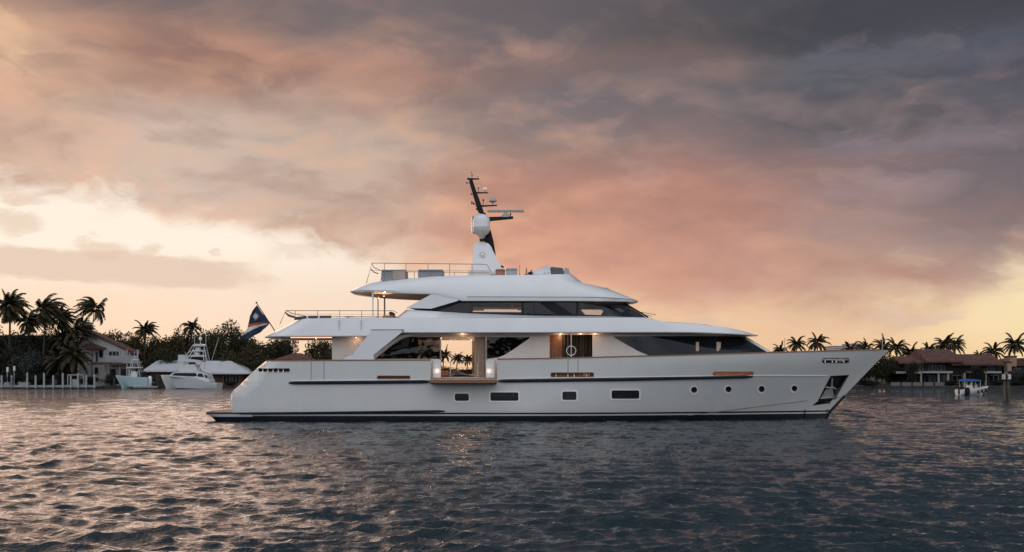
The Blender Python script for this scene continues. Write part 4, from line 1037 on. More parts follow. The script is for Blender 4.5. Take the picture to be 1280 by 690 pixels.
# ---- foliage
def leafmat(name, c1, c2, rough=.7):
    m = pmat(name, c1, rough, var=.3, vscale=.9, base2=c2, spec=.25)
    return m
LM = {'dark': leafmat('leaf_dark', (.026, .032, .014), (.044, .038, .018)), 'olive': leafmat('leaf_olive', (.042, .040, .016), (.064, .048, .020)),
      'silver': leafmat('leaf_silver', (.055, .062, .055), (.04, .045, .038)), 'palm': leafmat('palm_frond', (.028, .030, .015), (.055, .040, .018)), 'black': leafmat('leaf_deep', (.015, .018, .010), (.026, .024, .012))}
bark = pmat('bark', (.09, .075, .06), .95, var=.4, vscale=6, bump=.5)
palmbark = pmat('palm_bark', (.06, .05, .042), .95, var=.4, vscale=5, bump=.5, stretch=(1, 1, 6))
def pyd(vs, fs, name, mat):
    me = bpy.data.meshes.new(name); me.from_pydata(vs, [], fs); me.materials.append(mat); me.update(); return me
def crown_mesh(name, mat, w, h, seed, leaf=.30, clumps=26, per=150):
    r = random.Random(seed); vs = []; fs = []
    for c in range(clumps):
        # clump centres spread through an uneven dome
        while True:
            p = Vector((r.uniform(-1, 1), r.uniform(-1, 1), r.uniform(-.9, 1)))
            if .25 < p.length < 1: break
        k = .82 + .3 * noise.noise(p * 2 + Vector((seed, 0, 0)))
        c0 = Vector((p.x * w * .46 * k, p.y * w * .46 * k, h * .50 + p.z * h * .45 * k)); cr = r.uniform(.12, .22) * w
        for q in range(per):
            d = Vector((r.gauss(0, 1), r.gauss(0, 1), r.gauss(0, .8))).normalized() * cr * r.uniform(.55, 1.08)
            c1 = c0 + Vector((d.x, d.y, d.z * .8)); s = leaf * r.uniform(.6, 1.4)
            a = Vector((r.gauss(0, 1), r.gauss(0, 1), r.gauss(0, .7))).normalized(); b = a.cross(Vector((r.gauss(0, 1), r.gauss(0, 1), r.gauss(0, 1)))).normalized()
            i = len(vs); vs += [c1 - a * s * .6, c1 + b * s * .32, c1 + a * s * .6, c1 - b * s * .32]; fs.append((i, i + 1, i + 2, i + 3))
    return pyd(vs, fs, name, mat)
def trunk_mesh(h, seed, rad=.22):
    r = random.Random(seed); bm = BM()
    tube(bm, [(0, 0, -.3), (.05, 0, h * .25), (.15 * r.uniform(-1, 1), .1, h * .55)], rad, 8, taper=[1.2, 1, .7])
    for k in range(5):
        a = r.uniform(0, 6.28); l = h * r.uniform(.28, .42)
        tube(bm, [(0, 0, h * .2), (cos(a) * l * .4, sin(a) * l * .4, h * .45), (cos(a) * l, sin(a) * l, h * r.uniform(.6, .85))], rad * .6, 6, taper=[1, .7, .25])
    me = bpy.data.meshes.new('trunk'); bm.to_mesh(me); bm.free(); me.materials.append(bark); return me
CV = {}
for k in LM:
    if k != 'palm': CV[k] = [crown_mesh('crown', LM[k], 8, 8, 11 * i + len(k), clumps=38, per=190) for i in range(2 if k == 'silver' else 3)]
TV = [trunk_mesh(8, i) for i in range(3)]
def place(name, me, parent):
    o = bpy.data.objects.new(name, me); col.objects.link(o); o.parent = parent; return o
treen = 0
def tree(px, ytop, wpx, Y, kind, label, name='broadleaf_tree', cat='tree', group='broadleaf trees along the far shore', zb_=.22):
    global treen; treen += 1
    if cat == 'tree': wpx *= 1.2; ytop -= 1
    x, zt_ = W2(px, ytop, Y); w = wpx * Y / F; h = (zt_ - zb_)
    t = thing(name, label, cat, (x, Y, zb_), group); t.scale = (w / 8, w / 8, h / 8.1); t.rotation_euler.z = treen * 2.399
    place('crown', CV[kind][treen % len(CV[kind])], t)
    place('trunk', TV[treen % 3], t)
    return t
def frond(vs, fs, base, az, el0, L, droop, r, blow, lw=.62, n=15):
    p = Vector(base); d = Vector((cos(az) * cos(el0), sin(az) * cos(el0), sin(el0))); st = L / n
    for i in range(n):
        f = i / n; q = p + d * st
        side = d.cross(Vector((0, 0, 1))); side = side.normalized() if side.length > .05 else Vector((1, 0, 0))
        up = side.cross(d).normalized()
        ww = .035 * (1 - f) + .012; k = len(vs)
        vs += [p - side * ww, p + side * ww, q + side * ww * .8, q - side * ww * .8]; fs.append((k, k + 1, k + 2, k + 3))
        if f > .12:
            ll = lw * (sin(pi * min(1, .22 + f * .78)) ** .6 + .15) * L / 3.2
            for s in (-1, 1):
                for e in (0, .5):
                    b0 = p + d * st * e
                    tip = b0 + (side * s * .72 + d * .6 - up * (.32 + .3 * r.random()) + Vector((blow * .35, 0, -.15))) .normalized() * ll * r.uniform(.8, 1.1)
                    k = len(vs); m_ = b0 * .45 + tip * .55; vs += [b0 - d * .05, b0 + d * .07, m_ + d * .09, tip, m_ - d * .05]; fs.append((k, k + 1, k + 2, k + 3, k + 4))
        p = q; d = (d + Vector((blow * .10, 0, -droop * (.5 + f)))).normalized()
def palm_meshes(h, seed, L=3.2, nf=20, blow=0.0, lean=.8, r0=.17, skirt=False):
    r = random.Random(seed); bm = BM(); n = 8
    pts = [(lean * (i / n) ** 1.8, 0, -.3 + (h + .3) * i / n) for i in range(n + 1)]
    tube(bm, pts, r0, 8, taper=[1.5 - .65 * min(1, i / 2) if i < 3 else .85 - .04 * i for i in range(n + 1)])
    tr = bpy.data.meshes.new('trunk'); bm.to_mesh(tr); bm.free(); tr.materials.append(palmbark)
    vs = []; fs = []; top = Vector((lean, 0, h))
    for i in range(nf):
        a = 2.399 * i + r.uniform(-.2, .2); el = 1.25 - 1.65 * (i / nf) + r.uniform(-.12, .12)
        frond(vs, fs, top, a, el, L * r.uniform(.82, 1.08), .10 + .05 * r.random(), r, blow)
    for i in range(10): # fruit and dead leaf bases
        c = top + Vector((r.uniform(-.22, .22), r.uniform(-.22, .22), r.uniform(-.45, .05))); s = .13; k = len(vs)
        vs += [c + Vector((-s, 0, 0)), c + Vector((0, s, 0)), c + Vector((s, 0, 0)), c + Vector((0, -s, 0)), c + Vector((0, 0, s)), c + Vector((0, 0, -s * 1.5))]
        fs += [(k, k + 1, k + 4), (k + 1, k + 2, k + 4), (k + 2, k + 3, k + 4), (k + 3, k, k + 4), (k + 1, k, k + 5), (k + 2, k + 1, k + 5), (k + 3, k + 2, k + 5), (k, k + 3, k + 5)]
    if skirt:
        for i in range(24): frond(vs, fs, top + Vector((0, 0, -.2)), 2.399 * i, -.75, L * .75, .12, r, blow)
    return tr, pyd(vs, fs, 'crown', LM['palm'])
def palm(px, yc_, Y, label, Lpx=24, blow=0, lean=.5, seed=1, nf=20, r0=.17, skirt=False, zb_=.22, group='palm trees along the far shore', flip=False, name='palm_tree'):
    x, zc = W2(px, yc_, Y); h = zc - zb_
    lean_ = lean * (-1 if flip else 1)
    t = thing(name, label, 'palm tree', (x - lean_, Y, zb_), group)
    tr, cr = palm_meshes(h, seed, Lpx * 1.12 * Y / F, int(nf * 1.45), blow, lean_, r0, skirt)
    place('trunk', tr, t); place('crown', cr, t); return t

# left shore palms
palm(13, 383, 190, 'bushy palm at the far left edge of the picture above the dock', 26, .5, .2, 1, 30, .28, True)
palm(58, 389, 188, 'wide palm with leaning fronds second from the left edge', 28, 1.2, .6, 2, 30, .24, True)
palm(117, 386, 186, 'tallest slender windswept palm in front of the white gabled house', 25, -1.3, .3, 3, 22, .10)
palm(103, 404, 205, 'small palm top just left of the chimney of the gabled house', 12, .4, .2, 4, 14, .12)
palm(182, 413, 196, 'palm with dark trunk rising between the gabled house and the white roofed house', 17, .3, .3, 5, 22, .2)
palm(240, 409, 205, 'ragged palm head standing out above the trees behind the fishing boat tower', 14, 0, .2, 6, 20, .16)
palm(93, 445, 184.5, 'low spreading palm with long fronds left of the gabled house', 26, .2, .3, 7, 18, .22)
palm(74, 452, 185.5, 'low dark palm right behind the dock pilings', 22, -.2, .2, 8, 16, .2)
palm(173, 463, 184.4, 'small young palm beside the pale blue boat', 9, 0, .1, 9, 12, .12)
palm(531, 440, 190, 'palm seen through the tinted saloon window beside the door', 15, .4, .4, 10, 16, .15)
palm(555, 444, 192, 'left palm seen through the open saloon of the yacht', 12, -.3, .3, 11, 16, .15)
palm(572, 448, 190, 'middle palm seen through the open saloon of the yacht', 10, .1, .3, 12, 18, .15)
palm(585, 449, 194, 'right palm seen through the open saloon of the yacht', 9.5, .3, .3, 13, 16, .15)
palm(543, 446, 196, 'smaller palm seen through the tinted saloon window nearest the door frame', 12, .3, .3, 14, 16, .15)
palm(98, 416, 187.5, 'shaggy windswept palm crown against the chimney of the gabled house', 24, 1.2, .3, 16, 24, .2)
palm(80, 424, 188.5, 'drooping palm crown under the second palm from the left', 22, .5, .3, 17, 22, .2)
palm(36, 402, 190, 'smaller shaggy palm between the two big palms at the far left', 19, .6, .3, 18, 24, .2, True)
palm(79, 398, 189, 'shaggy palm between the second palm and the tallest windswept palm', 20, 1.0, .4, 19, 24, .2, True)
# right shore palms
for i, (px, py, L_, bl, lb) in enumerate((
    (975, 438, 10, -.3, 'short palm just ahead of the yacht bow windows, leftmost of the row behind the foredeck'),
    (996, 430, 13, .2, 'palm right of the thin pole behind the foredeck'),
    (1022, 428, 14, 0, 'dense round palm behind the bow, tallest over the foredeck'),
    (1063, 437, 11, .4, 'small palm between the pale far building and the bow tip'),
    (1082, 435, 13, -.5, 'palm with upswept fronds left of the bow tip'),
    (1104, 433, 13, -.4, 'palm behind the jack staff at the bow tip'),
    (1121, 434, 14, .3, 'palm above the round dark tree right of the bow'),
    (1138, 441, 13, 0, 'palm behind the left end of the long red roofed house'),
    (1161, 437, 11, .4, 'small palm left of the raised part of the long red roof'),
    (1181, 431, 15, -.1, 'left of two merged palms rising over the raised red roof'),
    (1194, 431, 14, .3, 'right of two merged palms rising over the raised red roof'),
    (1224, 444, 8, .2, 'tiny palm tuft over the right part of the long red roof'),
    (1242, 439, 14, -.2, 'palm at the right end of the long red roofed house'),
    (1269, 431, 17, .1, 'tall palm over the tan chimney house at the right edge'))):
    palm(px, py, 204 + (i * 5) % 9, lb, L_ * 1.12, bl, .2, 20 + i, 17, .17)

# broadleaf trees, left to right
T = [(112, 416, 26, 196, 'black', 'dark tree top behind the chimney of the gabled house'), (28, 408, 46, 190, 'black', 'dark tree close behind the silvery tree'), (42, 410, 50, 196, 'black', 'dark tree between the two palms at the far left'), (-28, 402, 70, 200, 'dark', 'dark tree cut by the left edge of the picture'), (16, 404, 52, 194, 'black', 'dark tree under the palm at the far left'),
     (35, 436, 46, 186.5, 'silver', 'rounded silvery grey green tree behind the dock'), (66, 405, 50, 193, 'black', 'dark tree under the second palm from the left'),
     (87, 402, 48, 191, 'black', 'very dark tree left of the gabled house'), (140, 409, 50, 214, 'olive', 'olive tree top over the roof ridge of the gabled house'),
     (166, 412, 44, 206, 'olive', 'olive tree right of the gabled house roof'), (193, 414, 46, 210, 'dark', 'dark tree behind the palm with the dark trunk'),
     (214, 412, 44, 200, 'olive', 'olive tree behind the bow of the fishing boat'), (240, 407, 48, 208, 'dark', 'dark tree under the ragged palm head'),
     (262, 402, 46, 202, 'olive', 'tall olive tree right of the fishing boat tower'), (284, 403, 44, 207, 'dark', 'tall dark tree left of the flag'),
     (302, 411, 44, 201, 'dark', 'dark tree directly below and left of the flag tip'), (292, 432, 50, 194, 'olive', 'lower olive tree over the right end of the white roofed house'),
     (322, 423, 52, 197, 'olive', 'olive tree below the flag'), (343, 419, 46, 203, 'dark', 'dark tree behind the tip of the upper deck overhang'),
     (332, 446, 50, 192, 'dark', 'low dark tree just behind the stern'), (360, 419, 32, 203, 'dark', 'tree seen through the aft deck left of the sky gap'),
     (400, 418, 42, 197, 'dark', 'tree seen through the aft deck right of the sky gap'), (420, 424, 40, 205, 'olive', 'olive tree behind the cabin wall of the aft deck'),
     (206, 436, 50, 192, 'dark', 'low tree behind the left end of the white roof'), (248, 438, 50, 193, 'dark', 'low tree behind the middle of the white roof'),
     (158, 440, 36, 198, 'dark', 'low tree between the gabled house and the white roofed house'),
     (530, 458, 46, 194, 'olive', 'low bush row tree seen through the tinted saloon window'), (560, 458, 44, 196, 'dark', 'low tree seen at the left of the open saloon'), (592, 457, 44, 195, 'olive', 'low tree seen at the right of the open saloon'),
     (1072, 442, 42, 196, 'black', 'dark tree behind the bow flare'), (1096, 436, 44, 190, 'dark', 'round dark tree just right of the bow'),
     (1114, 444, 34, 193, 'black', 'deep green tree between the round tree and the long house'), (1140, 450, 14, 188, 'black', 'narrow dark tree standing in front of the long red roofed house'),
     (1222, 456, 20, 187.4, 'black', 'dark tree before the right half of the long red roofed house'),
     (1276, 459, 30, 186, 'silver', 'grey green rounded tree at the right edge'), (1252, 450, 20, 200, 'black', 'dark tree between the two houses on the right'), (1292, 440, 40, 206, 'dark', 'dark tree behind the house at the right edge')]
for a in T: tree(*a)
# low shrubs on the bank
S_ = [(12, 466, 30, 'dark of the shrubs at the far left dock end'), (50, 465, 34, 'shrub behind the middle dock pilings'), (84, 464, 36, 'shrub behind the white dock gate'), (112, 468, 24, 'shrub at the left foot of the gabled house'), (140, 466, 26, 'shrub in front of the gabled house ground floor'),
      (193, 472, 20, 'shrub between the two moored boats'), (289, 475, 18, 'clipped hedge bush before the red wall right of the fishing boat'), (1085, 474, 36, 'low shrub under the round dark tree by the bow'), (1190, 474, 22, 'low shrub before the middle of the long house'), (1246, 474, 20, 'low shrub left of the piling cluster'), (1272, 476, 22, 'low shrub at the right edge')]
for px, yt, w, lb in S_: tree(px, yt, w, 184.2, 'black', ('darkest ' + lb) if lb.startswith('dark of') else lb, 'shrub', 'shrub', 'shrubs on the far bank')
bpy.context.view_layer.update()

# ---- houses
wallw = pmat('stucco_white', (.44, .43, .42), .9, var=.1, vscale=.7); redroof = pmat('red_tile', (.115, .050, .040), .85, var=.4, vscale=1.5, bump=.6, bscale=6, stretch=(1, 1, 1))
wroof = pmat('white_metal_roof', (.52, .53, .56), .5, var=.12, vscale=.5); redwall = pmat('red_wall', (.13, .055, .05), .9, var=.2); darkwin = pmat('house_window', (.012, .014, .016), .1)
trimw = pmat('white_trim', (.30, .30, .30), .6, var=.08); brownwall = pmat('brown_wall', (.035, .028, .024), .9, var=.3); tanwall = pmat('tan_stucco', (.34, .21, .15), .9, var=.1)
def hb_(name, parent, Y0, Y1, x0, y0, x1, y1, mat, bev=0, label=None):
    a = W2(x0, y0, Y0); b = W2(x1, y1, Y0); bm = BM(); box(bm, (a[0], Y0, min(a[1], b[1])), (b[0], Y1, max(a[1], b[1])), bev)
    o = obj(name, bm, mat, parent, 30)
    if label: o['label'] = label
    return o
def window(parent, Y0, x0, y0, x1, y1, cross=True):
    f = hb_('window', parent, Y0 - .08, Y0 - .03, x0, y0, x1, y1, trimw)
    hb_('pane', f, Y0 - .10, Y0 - .081, x0 + .45, y0 + .45, x1 - .45, y1 - .45, darkwin)
    if cross: xm = (x0 + x1) / 2; hb_('mullion', f, Y0 - .13, Y0 - .101, xm - .25, y0 + .4, xm + .25, y1 - .4, trimw)
def slab(name, parent, poly, Y0, Y1, mat, th=None):
    bm = BM(); prism(bm, PL(poly, Y0), Y0, Y1); return obj(name, bm, mat, parent, 30)
Yh = 189.0
gh = thing('gabled_house', 'white two-storey gabled house with red roof and balcony behind the dock', 'house', P3(135, 470, Yh))
slab('wall', gh, [(98, 484), (98, 432), (109, 415.5), (163, 441), (163, 484)], Yh, Yh + 3.2, wallw)
slab('roof', gh, [(107, 412.6), (109.6, 413.2), (168, 440.3), (168, 442.6), (109, 415.6), (96, 433.5), (94, 432.5)], Yh - .4, Yh + 3.5, redroof)
hb_('chimney', gh, Yh + .6, Yh + 2.4, 101, 404, 110, 418, wallw)
hb_('chimney_cap', gh, Yh + .5, Yh + 2.5, 100.4, 402.6, 110.6, 404, trimw)
slab('porch_roof', gh, [(106, 432), (112, 428.5), (129, 434.8), (129, 436), (106, 436)], Yh - 1.6, Yh - .05, redroof)
for w_ in ((123.5, 437.5, 129, 447), (119.5, 440, 122.5, 452), (136, 439, 140.3, 451), (140.6, 439, 144.9, 451), (145.2, 439, 148.5, 451), (157, 440, 161, 450), (118, 459, 123, 468), (137, 461, 145, 471), (150, 461, 158, 471)): window(gh, Yh, *w_, cross=False)
hb_('balcony', gh, Yh - 2.2, Yh - .02, 131, 451.3, 172, 454.2, trimw)
hb_('balcony_panel', gh, Yh - 2.22, Yh - 2.1, 131, 444.5, 172, 451, pmat('glass_panel', (.28, .29, .30), .2))
for px in (131.5, 149.5, 158.5, 171.5): hb_('column', gh, Yh - 2.1, Yh - 1.85, px - .7, 437, px + .7, 482, trimw)
slab('canopy_roof', gh, [(113, 452.5), (150, 453), (151, 456), (113, 456)], Yh - 3.4, Yh - 2.3, redroof)
# low houses behind the dock, far left
Yk = 200
lh = thing('bungalow', 'low white house with dull red roof half hidden behind the left palms', 'house', P3(20, 470, Yk))
slab('wall', lh, [(-30, 484), (-30, 432), (64, 432), (64, 484)], Yk, Yk + 9, wallw); slab('roof', lh, [(-34, 433), (-20, 419), (50, 419), (68, 433)], Yk - .6, Yk + 9.5, redroof)
for a in (4, 26, 46): window(lh, Yk, a, 438, a + 8, 448)
# white roofed long house
Yw = 187.5
wh = thing('boat_house', 'long low house with pale white roof and red walls behind the fishing boat', 'house', P3(245, 484, Yw))
slab('wall', wh, [(187, 484), (187, 465), (303, 465), (303, 484)], Yw, Yw + 8, redwall)
def hip(parent, x0, x1, xr0, xr1, ye, yr, Y0, dep, mat, name='roof'):
    e0, e1 = W2(x0, ye, Y0), W2(x1, ye, Y0); zr = W2(0, yr, Y0 + dep / 2)[1]; xa, xb = W2(xr0, 0, Y0)[0], W2(xr1, 0, Y0)[0]
    bm = BM(); v = [bm.verts.new(p) for p in ((e0[0], Y0, e0[1]), (e1[0], Y0, e0[1]), (e1[0], Y0 + dep, e0[1]), (e0[0], Y0 + dep, e0[1]))]
    w = [bm.verts.new(p) for p in ((xa, Y0 + dep / 2, zr), (xb, Y0 + dep / 2, zr))]; u = [bm.verts.new(p.co + Vector((0, 0, -.22))) for p in v]
    bm.faces.new((v[0], v[1], w[1], w[0])); bm.faces.new((v[1], v[2], w[1])); bm.faces.new((v[2], v[3], w[0], w[1])); bm.faces.new((v[3], v[0], w[0])); bm.faces.new(u)
    for i in range(4): bm.faces.new((u[i], u[(i + 1) % 4], v[(i + 1) % 4], v[i]))
    return obj(name, bm, mat, parent, 20)
hip(wh, 178, 220, 186, 214, 463.2, 450.5, Yw - 1.6, 9, wroof); hip(wh, 221, 312, 226, 279, 466, 451, Yw - 1.6, 10, wroof)
hb_('chimney', wh, Yw + 1, Yw + 3, 222.5, 443.5, 230.5, 458, wroof)
for w_ in ((192, 468, 198, 478), (279, 468, 287, 480), (291, 468, 299, 480)): window(wh, Yw, *w_)
hb_('door', wh, Yw - .06, Yw - .01, 206, 468, 211, 483, trimw)
# small red roof seen through the aft deck
rh = thing('red_roofed_cottage', 'cottage with flat red roof seen through the aft deck opening of the yacht', 'house', P3(365, 484, 190))
slab('wall', rh, [(346, 484), (346, 448.6), (384, 448.6), (384, 484)], 190, 196, wallw); hip(rh, 343, 387, 362, 372, 448.8, 441.5, 189.4, 7.4, redroof)
for a in (350, 364, 374): window(rh, 190, a, 452, a + 6, 462)
# long red roofed house
Yr_ = 190.0
rr_ = thing('long_house', 'long dark two-storey house with red tiled roof behind the small motorboat', 'house', P3(1190, 482, Yr_))
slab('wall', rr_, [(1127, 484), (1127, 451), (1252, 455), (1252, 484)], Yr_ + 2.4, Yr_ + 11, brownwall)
def shed(x0, x1, ye, yr, Y0, dep, slope=2.0):
    e0, e1 = W2(x0, ye, Y0), W2(x1, ye, Y0); zr = W2(0, yr, Y0 + dep * .5)[1]; bm = BM()
    xa = e0[0] + .3; xb = e1[0] - .3; v = [bm.verts.new(p) for p in ((e0[0], Y0, e0[1]), (e1[0], Y0, e0[1]), (xb, Y0 + dep * .5, zr), (xa, Y0 + dep * .5, zr), (e1[0], Y0 + dep, e0[1]), (e0[0], Y0 + dep, e0[1]))]
    u = [bm.verts.new((v[i].co.x, v[i].co.y, v[i].co.z - .3)) for i in (0, 1, 4, 5)]
    bm.faces.new((v[0], v[1], v[2], v[3])); bm.faces.new((v[3], v[2], v[4], v[5])); bm.faces.new((v[1], v[4], v[2])); bm.faces.new((v[0], v[3], v[5]))
    q = [v[0], v[1], v[4], v[5]]
    for i in range(4): bm.faces.new((q[i], u[i], u[(i + 1) % 4], q[(i + 1) % 4]))
    bm.faces.new(u); obj('roof', bm, redroof, rr_, 20)
shed(1124, 1172, 452.5, 445.2, Yr_ + 1, 8); shed(1158, 1205.5, 451, 436.5, Yr_ - .2, 11.5); shed(1190, 1255, 454.5, 442.6, Yr_ + .2, 9)
hb_('balcony', rr_, Yr_ - .8, Yr_ + 2.38, 1120, 464.2, 1152, 467, trimw); hb_('balcony', rr_, Yr_ - .8, Yr_ + 2.38, 1153, 464, 1191, 466.4, trimw); hb_('balcony', rr_, Yr_ - .8, Yr_ + 2.38, 1216, 464, 1252, 466.5, trimw)
for px in (1151.5, 1173.5, 1185.5, 1206, 1232.5): hb_('column', rr_, Yr_ - .6, Yr_ - .2, px - 1, 466.5, px + 1, 484, trimw)
for w_ in ((1131, 455, 1140, 462), (1146, 456, 1154, 463), (1161, 456, 1170, 463), (1172, 456, 1181, 463), (1214, 457, 1223, 463), (1234, 457, 1243, 463), (1134, 469, 1145, 479), (1156, 469, 1169, 480), (1177, 469, 1183, 480), (1190, 469, 1203, 480), (1212, 469, 1226, 480), (1236, 469, 1248, 480)): window(rr_, Yr_ + 2.4, *w_)
gr_ = thing('glass_pane_fence', 'row of pale panels with dark posts along the seawall before the long house', 'fence', P3(1147, 484, 184.2))
for k in range(5):
    hb_('panel', gr_, 184.2, 184.3, 1113.5 + 13.8 * k, 477.8, 1125.5 + 13.8 * k, 483.6, pmat('pale_panel', (.13, .13, .13), .6)); hb_('post', gr_, 184.15, 184.35, 1125.8 + 13.8 * k, 477, 1127 + 13.8 * k, 484, black)
th_ = thing('chimney_house', 'house with tan chimney tower and red roof at the right edge', 'house', P3(1270, 482, 194))
hb_('chimney', th_, 192.8, 195, 1262, 446, 1271, 458, tanwall); hb_('chimney_cap', th_, 192.7, 195.1, 1261.3, 444.6, 1271.7, 446, redroof)
hb_('chimney', th_, 190.5, 192, 1259.3, 453.4, 1264.6, 464, tanwall); hb_('chimney_cap', th_, 190.4, 192.1, 1258.8, 452, 1265.2, 453.3, brownwall)
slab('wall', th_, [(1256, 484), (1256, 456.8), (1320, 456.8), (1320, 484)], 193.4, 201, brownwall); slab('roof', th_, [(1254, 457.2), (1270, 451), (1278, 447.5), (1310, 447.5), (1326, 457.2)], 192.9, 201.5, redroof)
for a in (1268, 1284): window(th_, 193.4, a, 460, a + 8, 468)
for (x0, x1, yt, lb) in ((1042, 1058, 433, 'pale flat-roofed building far behind the palms left of the bow tip'), (1066, 1076, 430, 'small grey tower block far behind the palms at the bow tip')):
    b_ = thing('far_building', lb, 'building', P3((x0 + x1) / 2, 462, 620), 'far flat buildings'); hb_('wall', b_, 620, 640, x0, yt, x1, 463, pmat('far_wall', (.55, .50, .46), .9)); hb_('parapet', b_, 619.7, 640.3, x0 - .3, yt - .8, x1 + .3, yt, trimw)
    for k in range(3): window(b_, 620, x0 + 1.5 + k * 3, yt + 2, x0 + 3.4 + k * 3, yt + 4, cross=False)

# ---- dock with white pilings
dk = thing('wooden_dock', 'long white-edged wooden dock along the left shore', 'dock', P3(50, 484, 180))
hb_('deck_boards', dk, 178.6, 181.2, -20, 481.6, 120, 483.2, pmat('grey_boards', (.34, .33, .31), .9, var=.3))
hb_('fascia', dk, 178.5, 178.59, -20, 482.2, 120, 484.2, trimw)
lbp = ['by the left edge of the picture', 'second from the left edge', 'with a tall pointed cap left of the silvery tree', 'before the silvery tree', 'right of the silvery tree with a tall cap', 'left of the dock gate', 'tallest at the left end of the dock gate', 'in the middle of the dock gate', 'at the right end of the dock gate', 'second from the right end of the dock', 'at the right end of the dock before the gabled house']
pw = pmat('piling_white', (.36, .38, .40), .7, var=.25, vscale=2); pd = pmat('piling_dark', (.05, .045, .04), .9, var=.4)
for k, (px, yt) in enumerate(((2, 470), (14.5, 470), (34, 466.5), (44.5, 470), (55, 467), (66.5, 470), (78.5, 467), (88.5, 470.5), (97.5, 467), (107.8, 470), (118, 469))):
    c = P3(px, 485, 178.2); zt_ = W2(px, yt, 178.2)[1]
    t = thing('dock_piling', 'white dock piling ' + lbp[k], 'piling', (c.x, 178.2, 0), 'white pilings of the dock')
    bm = BM(); tube(bm, [(c.x, 178.2, -1), (c.x, 178.2, .1)], .16, 10); obj('wet_foot', bm, pd, t)
    bm = BM(); tube(bm, [(c.x, 178.2, .1), (c.x, 178.2, zt_ - .15)], .15, 10); obj('shaft', bm, pw if k != 1 else pmat('grey_piling', (.2, .2, .2), .8), t)
    bm = BM(); lathe(bm, (c.x, 178.2, zt_ - .15), [(.17, 0), (.17, .05), (.03, .3)], 10); obj('cap', bm, pw, t)
gt = thing('dock_gate', 'white square-framed gate on the dock', 'gate', P3(95, 482, 180.5))
for px in (84.5, 104.5): hb_('post', gt, 180.4, 180.55, px - .5, 468.5, px + .5, 482, trimw)
hb_('rail', gt, 180.4, 180.55, 84, 467.9, 105, 469.2, trimw); hb_('panel', gt, 180.45, 180.5, 90.5, 474, 98, 481.6, trimw)
for (a, b, lb) in ((23, 34, 'low white dock box left of the silvery tree on the dock'), (5, 11, 'small white dock box at the left end of the dock')):
    t = thing('dock_box', lb, 'box', P3(a, 482, 179.6), 'white boxes on the dock'); hb_('body', t, 179.5, 180.2, a, 478.6, b, 481.6, trimw); hb_('lid', t, 179.45, 180.25, a - .3, 477.8, b + .3, 478.6, trimw)
for k, (px, yt) in enumerate(((9, 459), (17.5, 457.5))):
    t = thing('dock_light', ('short white dock light post near the left edge', 'taller white light post right of the short one near the left edge')[k], 'lamp post', P3(px, 472, 183), 'light posts on the left dock')
    hb_('shaft', t, 183, 183.1, px - .4, yt + 6, px + .4, 484, trimw); hb_('lantern', t, 182.9, 183.2, px - 1, yt, px + 1, yt + 6, pmat('lantern_glass', (.7, .7, .68), .4))
for k, px in enumerate((143, 197.5)):
    c = P3(px, 485, 177.5); t = thing('mooring_pile', ('dark mooring pile at the bow of the pale blue boat', 'dark stout mooring pile at the bow of the fishing boat')[k], 'piling', (c.x, 177.5, 0), 'dark mooring piles')
    bm = BM(); tube(bm, [(c.x, 177.5, -1), (c.x, 177.5, 1.7 + .5 * k)], .22 + .25 * k, 10); obj('shaft', bm, pd, t); bm = BM(); tube(bm, [(c.x, 177.5, 1.7 + .5 * k), (c.x, 177.5, 1.78 + .5 * k)], .2 + .25 * k, 10); obj('cap', bm, black, t)

# ---- boats
def boat_hull(bm, xs, xb, yc, B, zs, zb_, zbot=-.25, rake=.75, n=22, flare=.25, step=None):
    """xs stern x, xb bow x; sheer from zs (stern) to zb_ (bow)"""
    d = 1 if xb > xs else -1; L = abs(xb - xs); rows = []
    for i in range(n + 1):
        t = i / n; b = B * (1 - t ** 2.8) + .01; sh = zs + (zb_ - zs) * t ** 1.7
        if step: sh = step(t)
        r_ = lambda f: xs + d * (L * t - rake * (1 - f) * t ** 3)
        bl = B * .82 * (1 - min(1, t * 1.02) ** (2.0)) + .005
        rows.append([(r_(0), yc, zbot), (r_(.2), yc - bl, zbot + .25 + .3 * t ** 2), (r_(.75), yc - b * (1 - flare * t * .6), zbot + (sh - zbot) * .72), (r_(1), yc - b, sh), (r_(1), yc - b * .9, sh + .02), (r_(1), yc, sh + .04)])
    V = [[bm.verts.new(p) for p in r] + [bm.verts.new((p[0], 2 * yc - p[1], p[2])) for p in r[1:-1][::-1]] for r in rows]
    for a, b in zip(V[:-1], V[1:]):
        m_ = len(a)
        for k in range(m_): bm.faces.new((a[k], a[(k + 1) % m_], b[(k + 1) % m_], b[k]))
    bm.faces.new(V[0]); bm.faces.new(V[-1]); return bm
Yb = 176.0; b2 = lambda px, py, Y=Yb: P3(px, py, Y)
bw = pmat('boat_white', (.62, .64, .65), .35, var=.08, coat=.3)
sf = thing('sport_fishing_boat', 'white sport fishing boat with tall tower moored before the white roofed house', 'boat', (b2(238, 484).x, Yb, 0))
xs, xb = b2(274.5, 0).x, b2(201, 0).x
def shf(t):
    px = 274.5 - 73.5 * t; return W2(0, np.interp(px, [201, 235, 246, 262, 266, 274.5], [469, 469.8, 471.5, 476.5, 478.5, 478.8]), Yb)[1]
bm = BM(); boat_hull(bm, xs, xb, Yb, 1.9, 1, 2, rake=.9, step=shf, n=36); obj('hull', bm, bw, sf, 40)
def prof_part(name, poly, Yc_, w, mat, par, bev=.04):
    bm = BM(); prism(bm, PL(poly, Yc_), Yc_ - w, Yc_ + w)
    if bev: bmesh.ops.bevel(bm, geom=bm.edges[:], offset=bev, segments=2, affect='EDGES')
    return obj(name, bm, mat, par, 40)
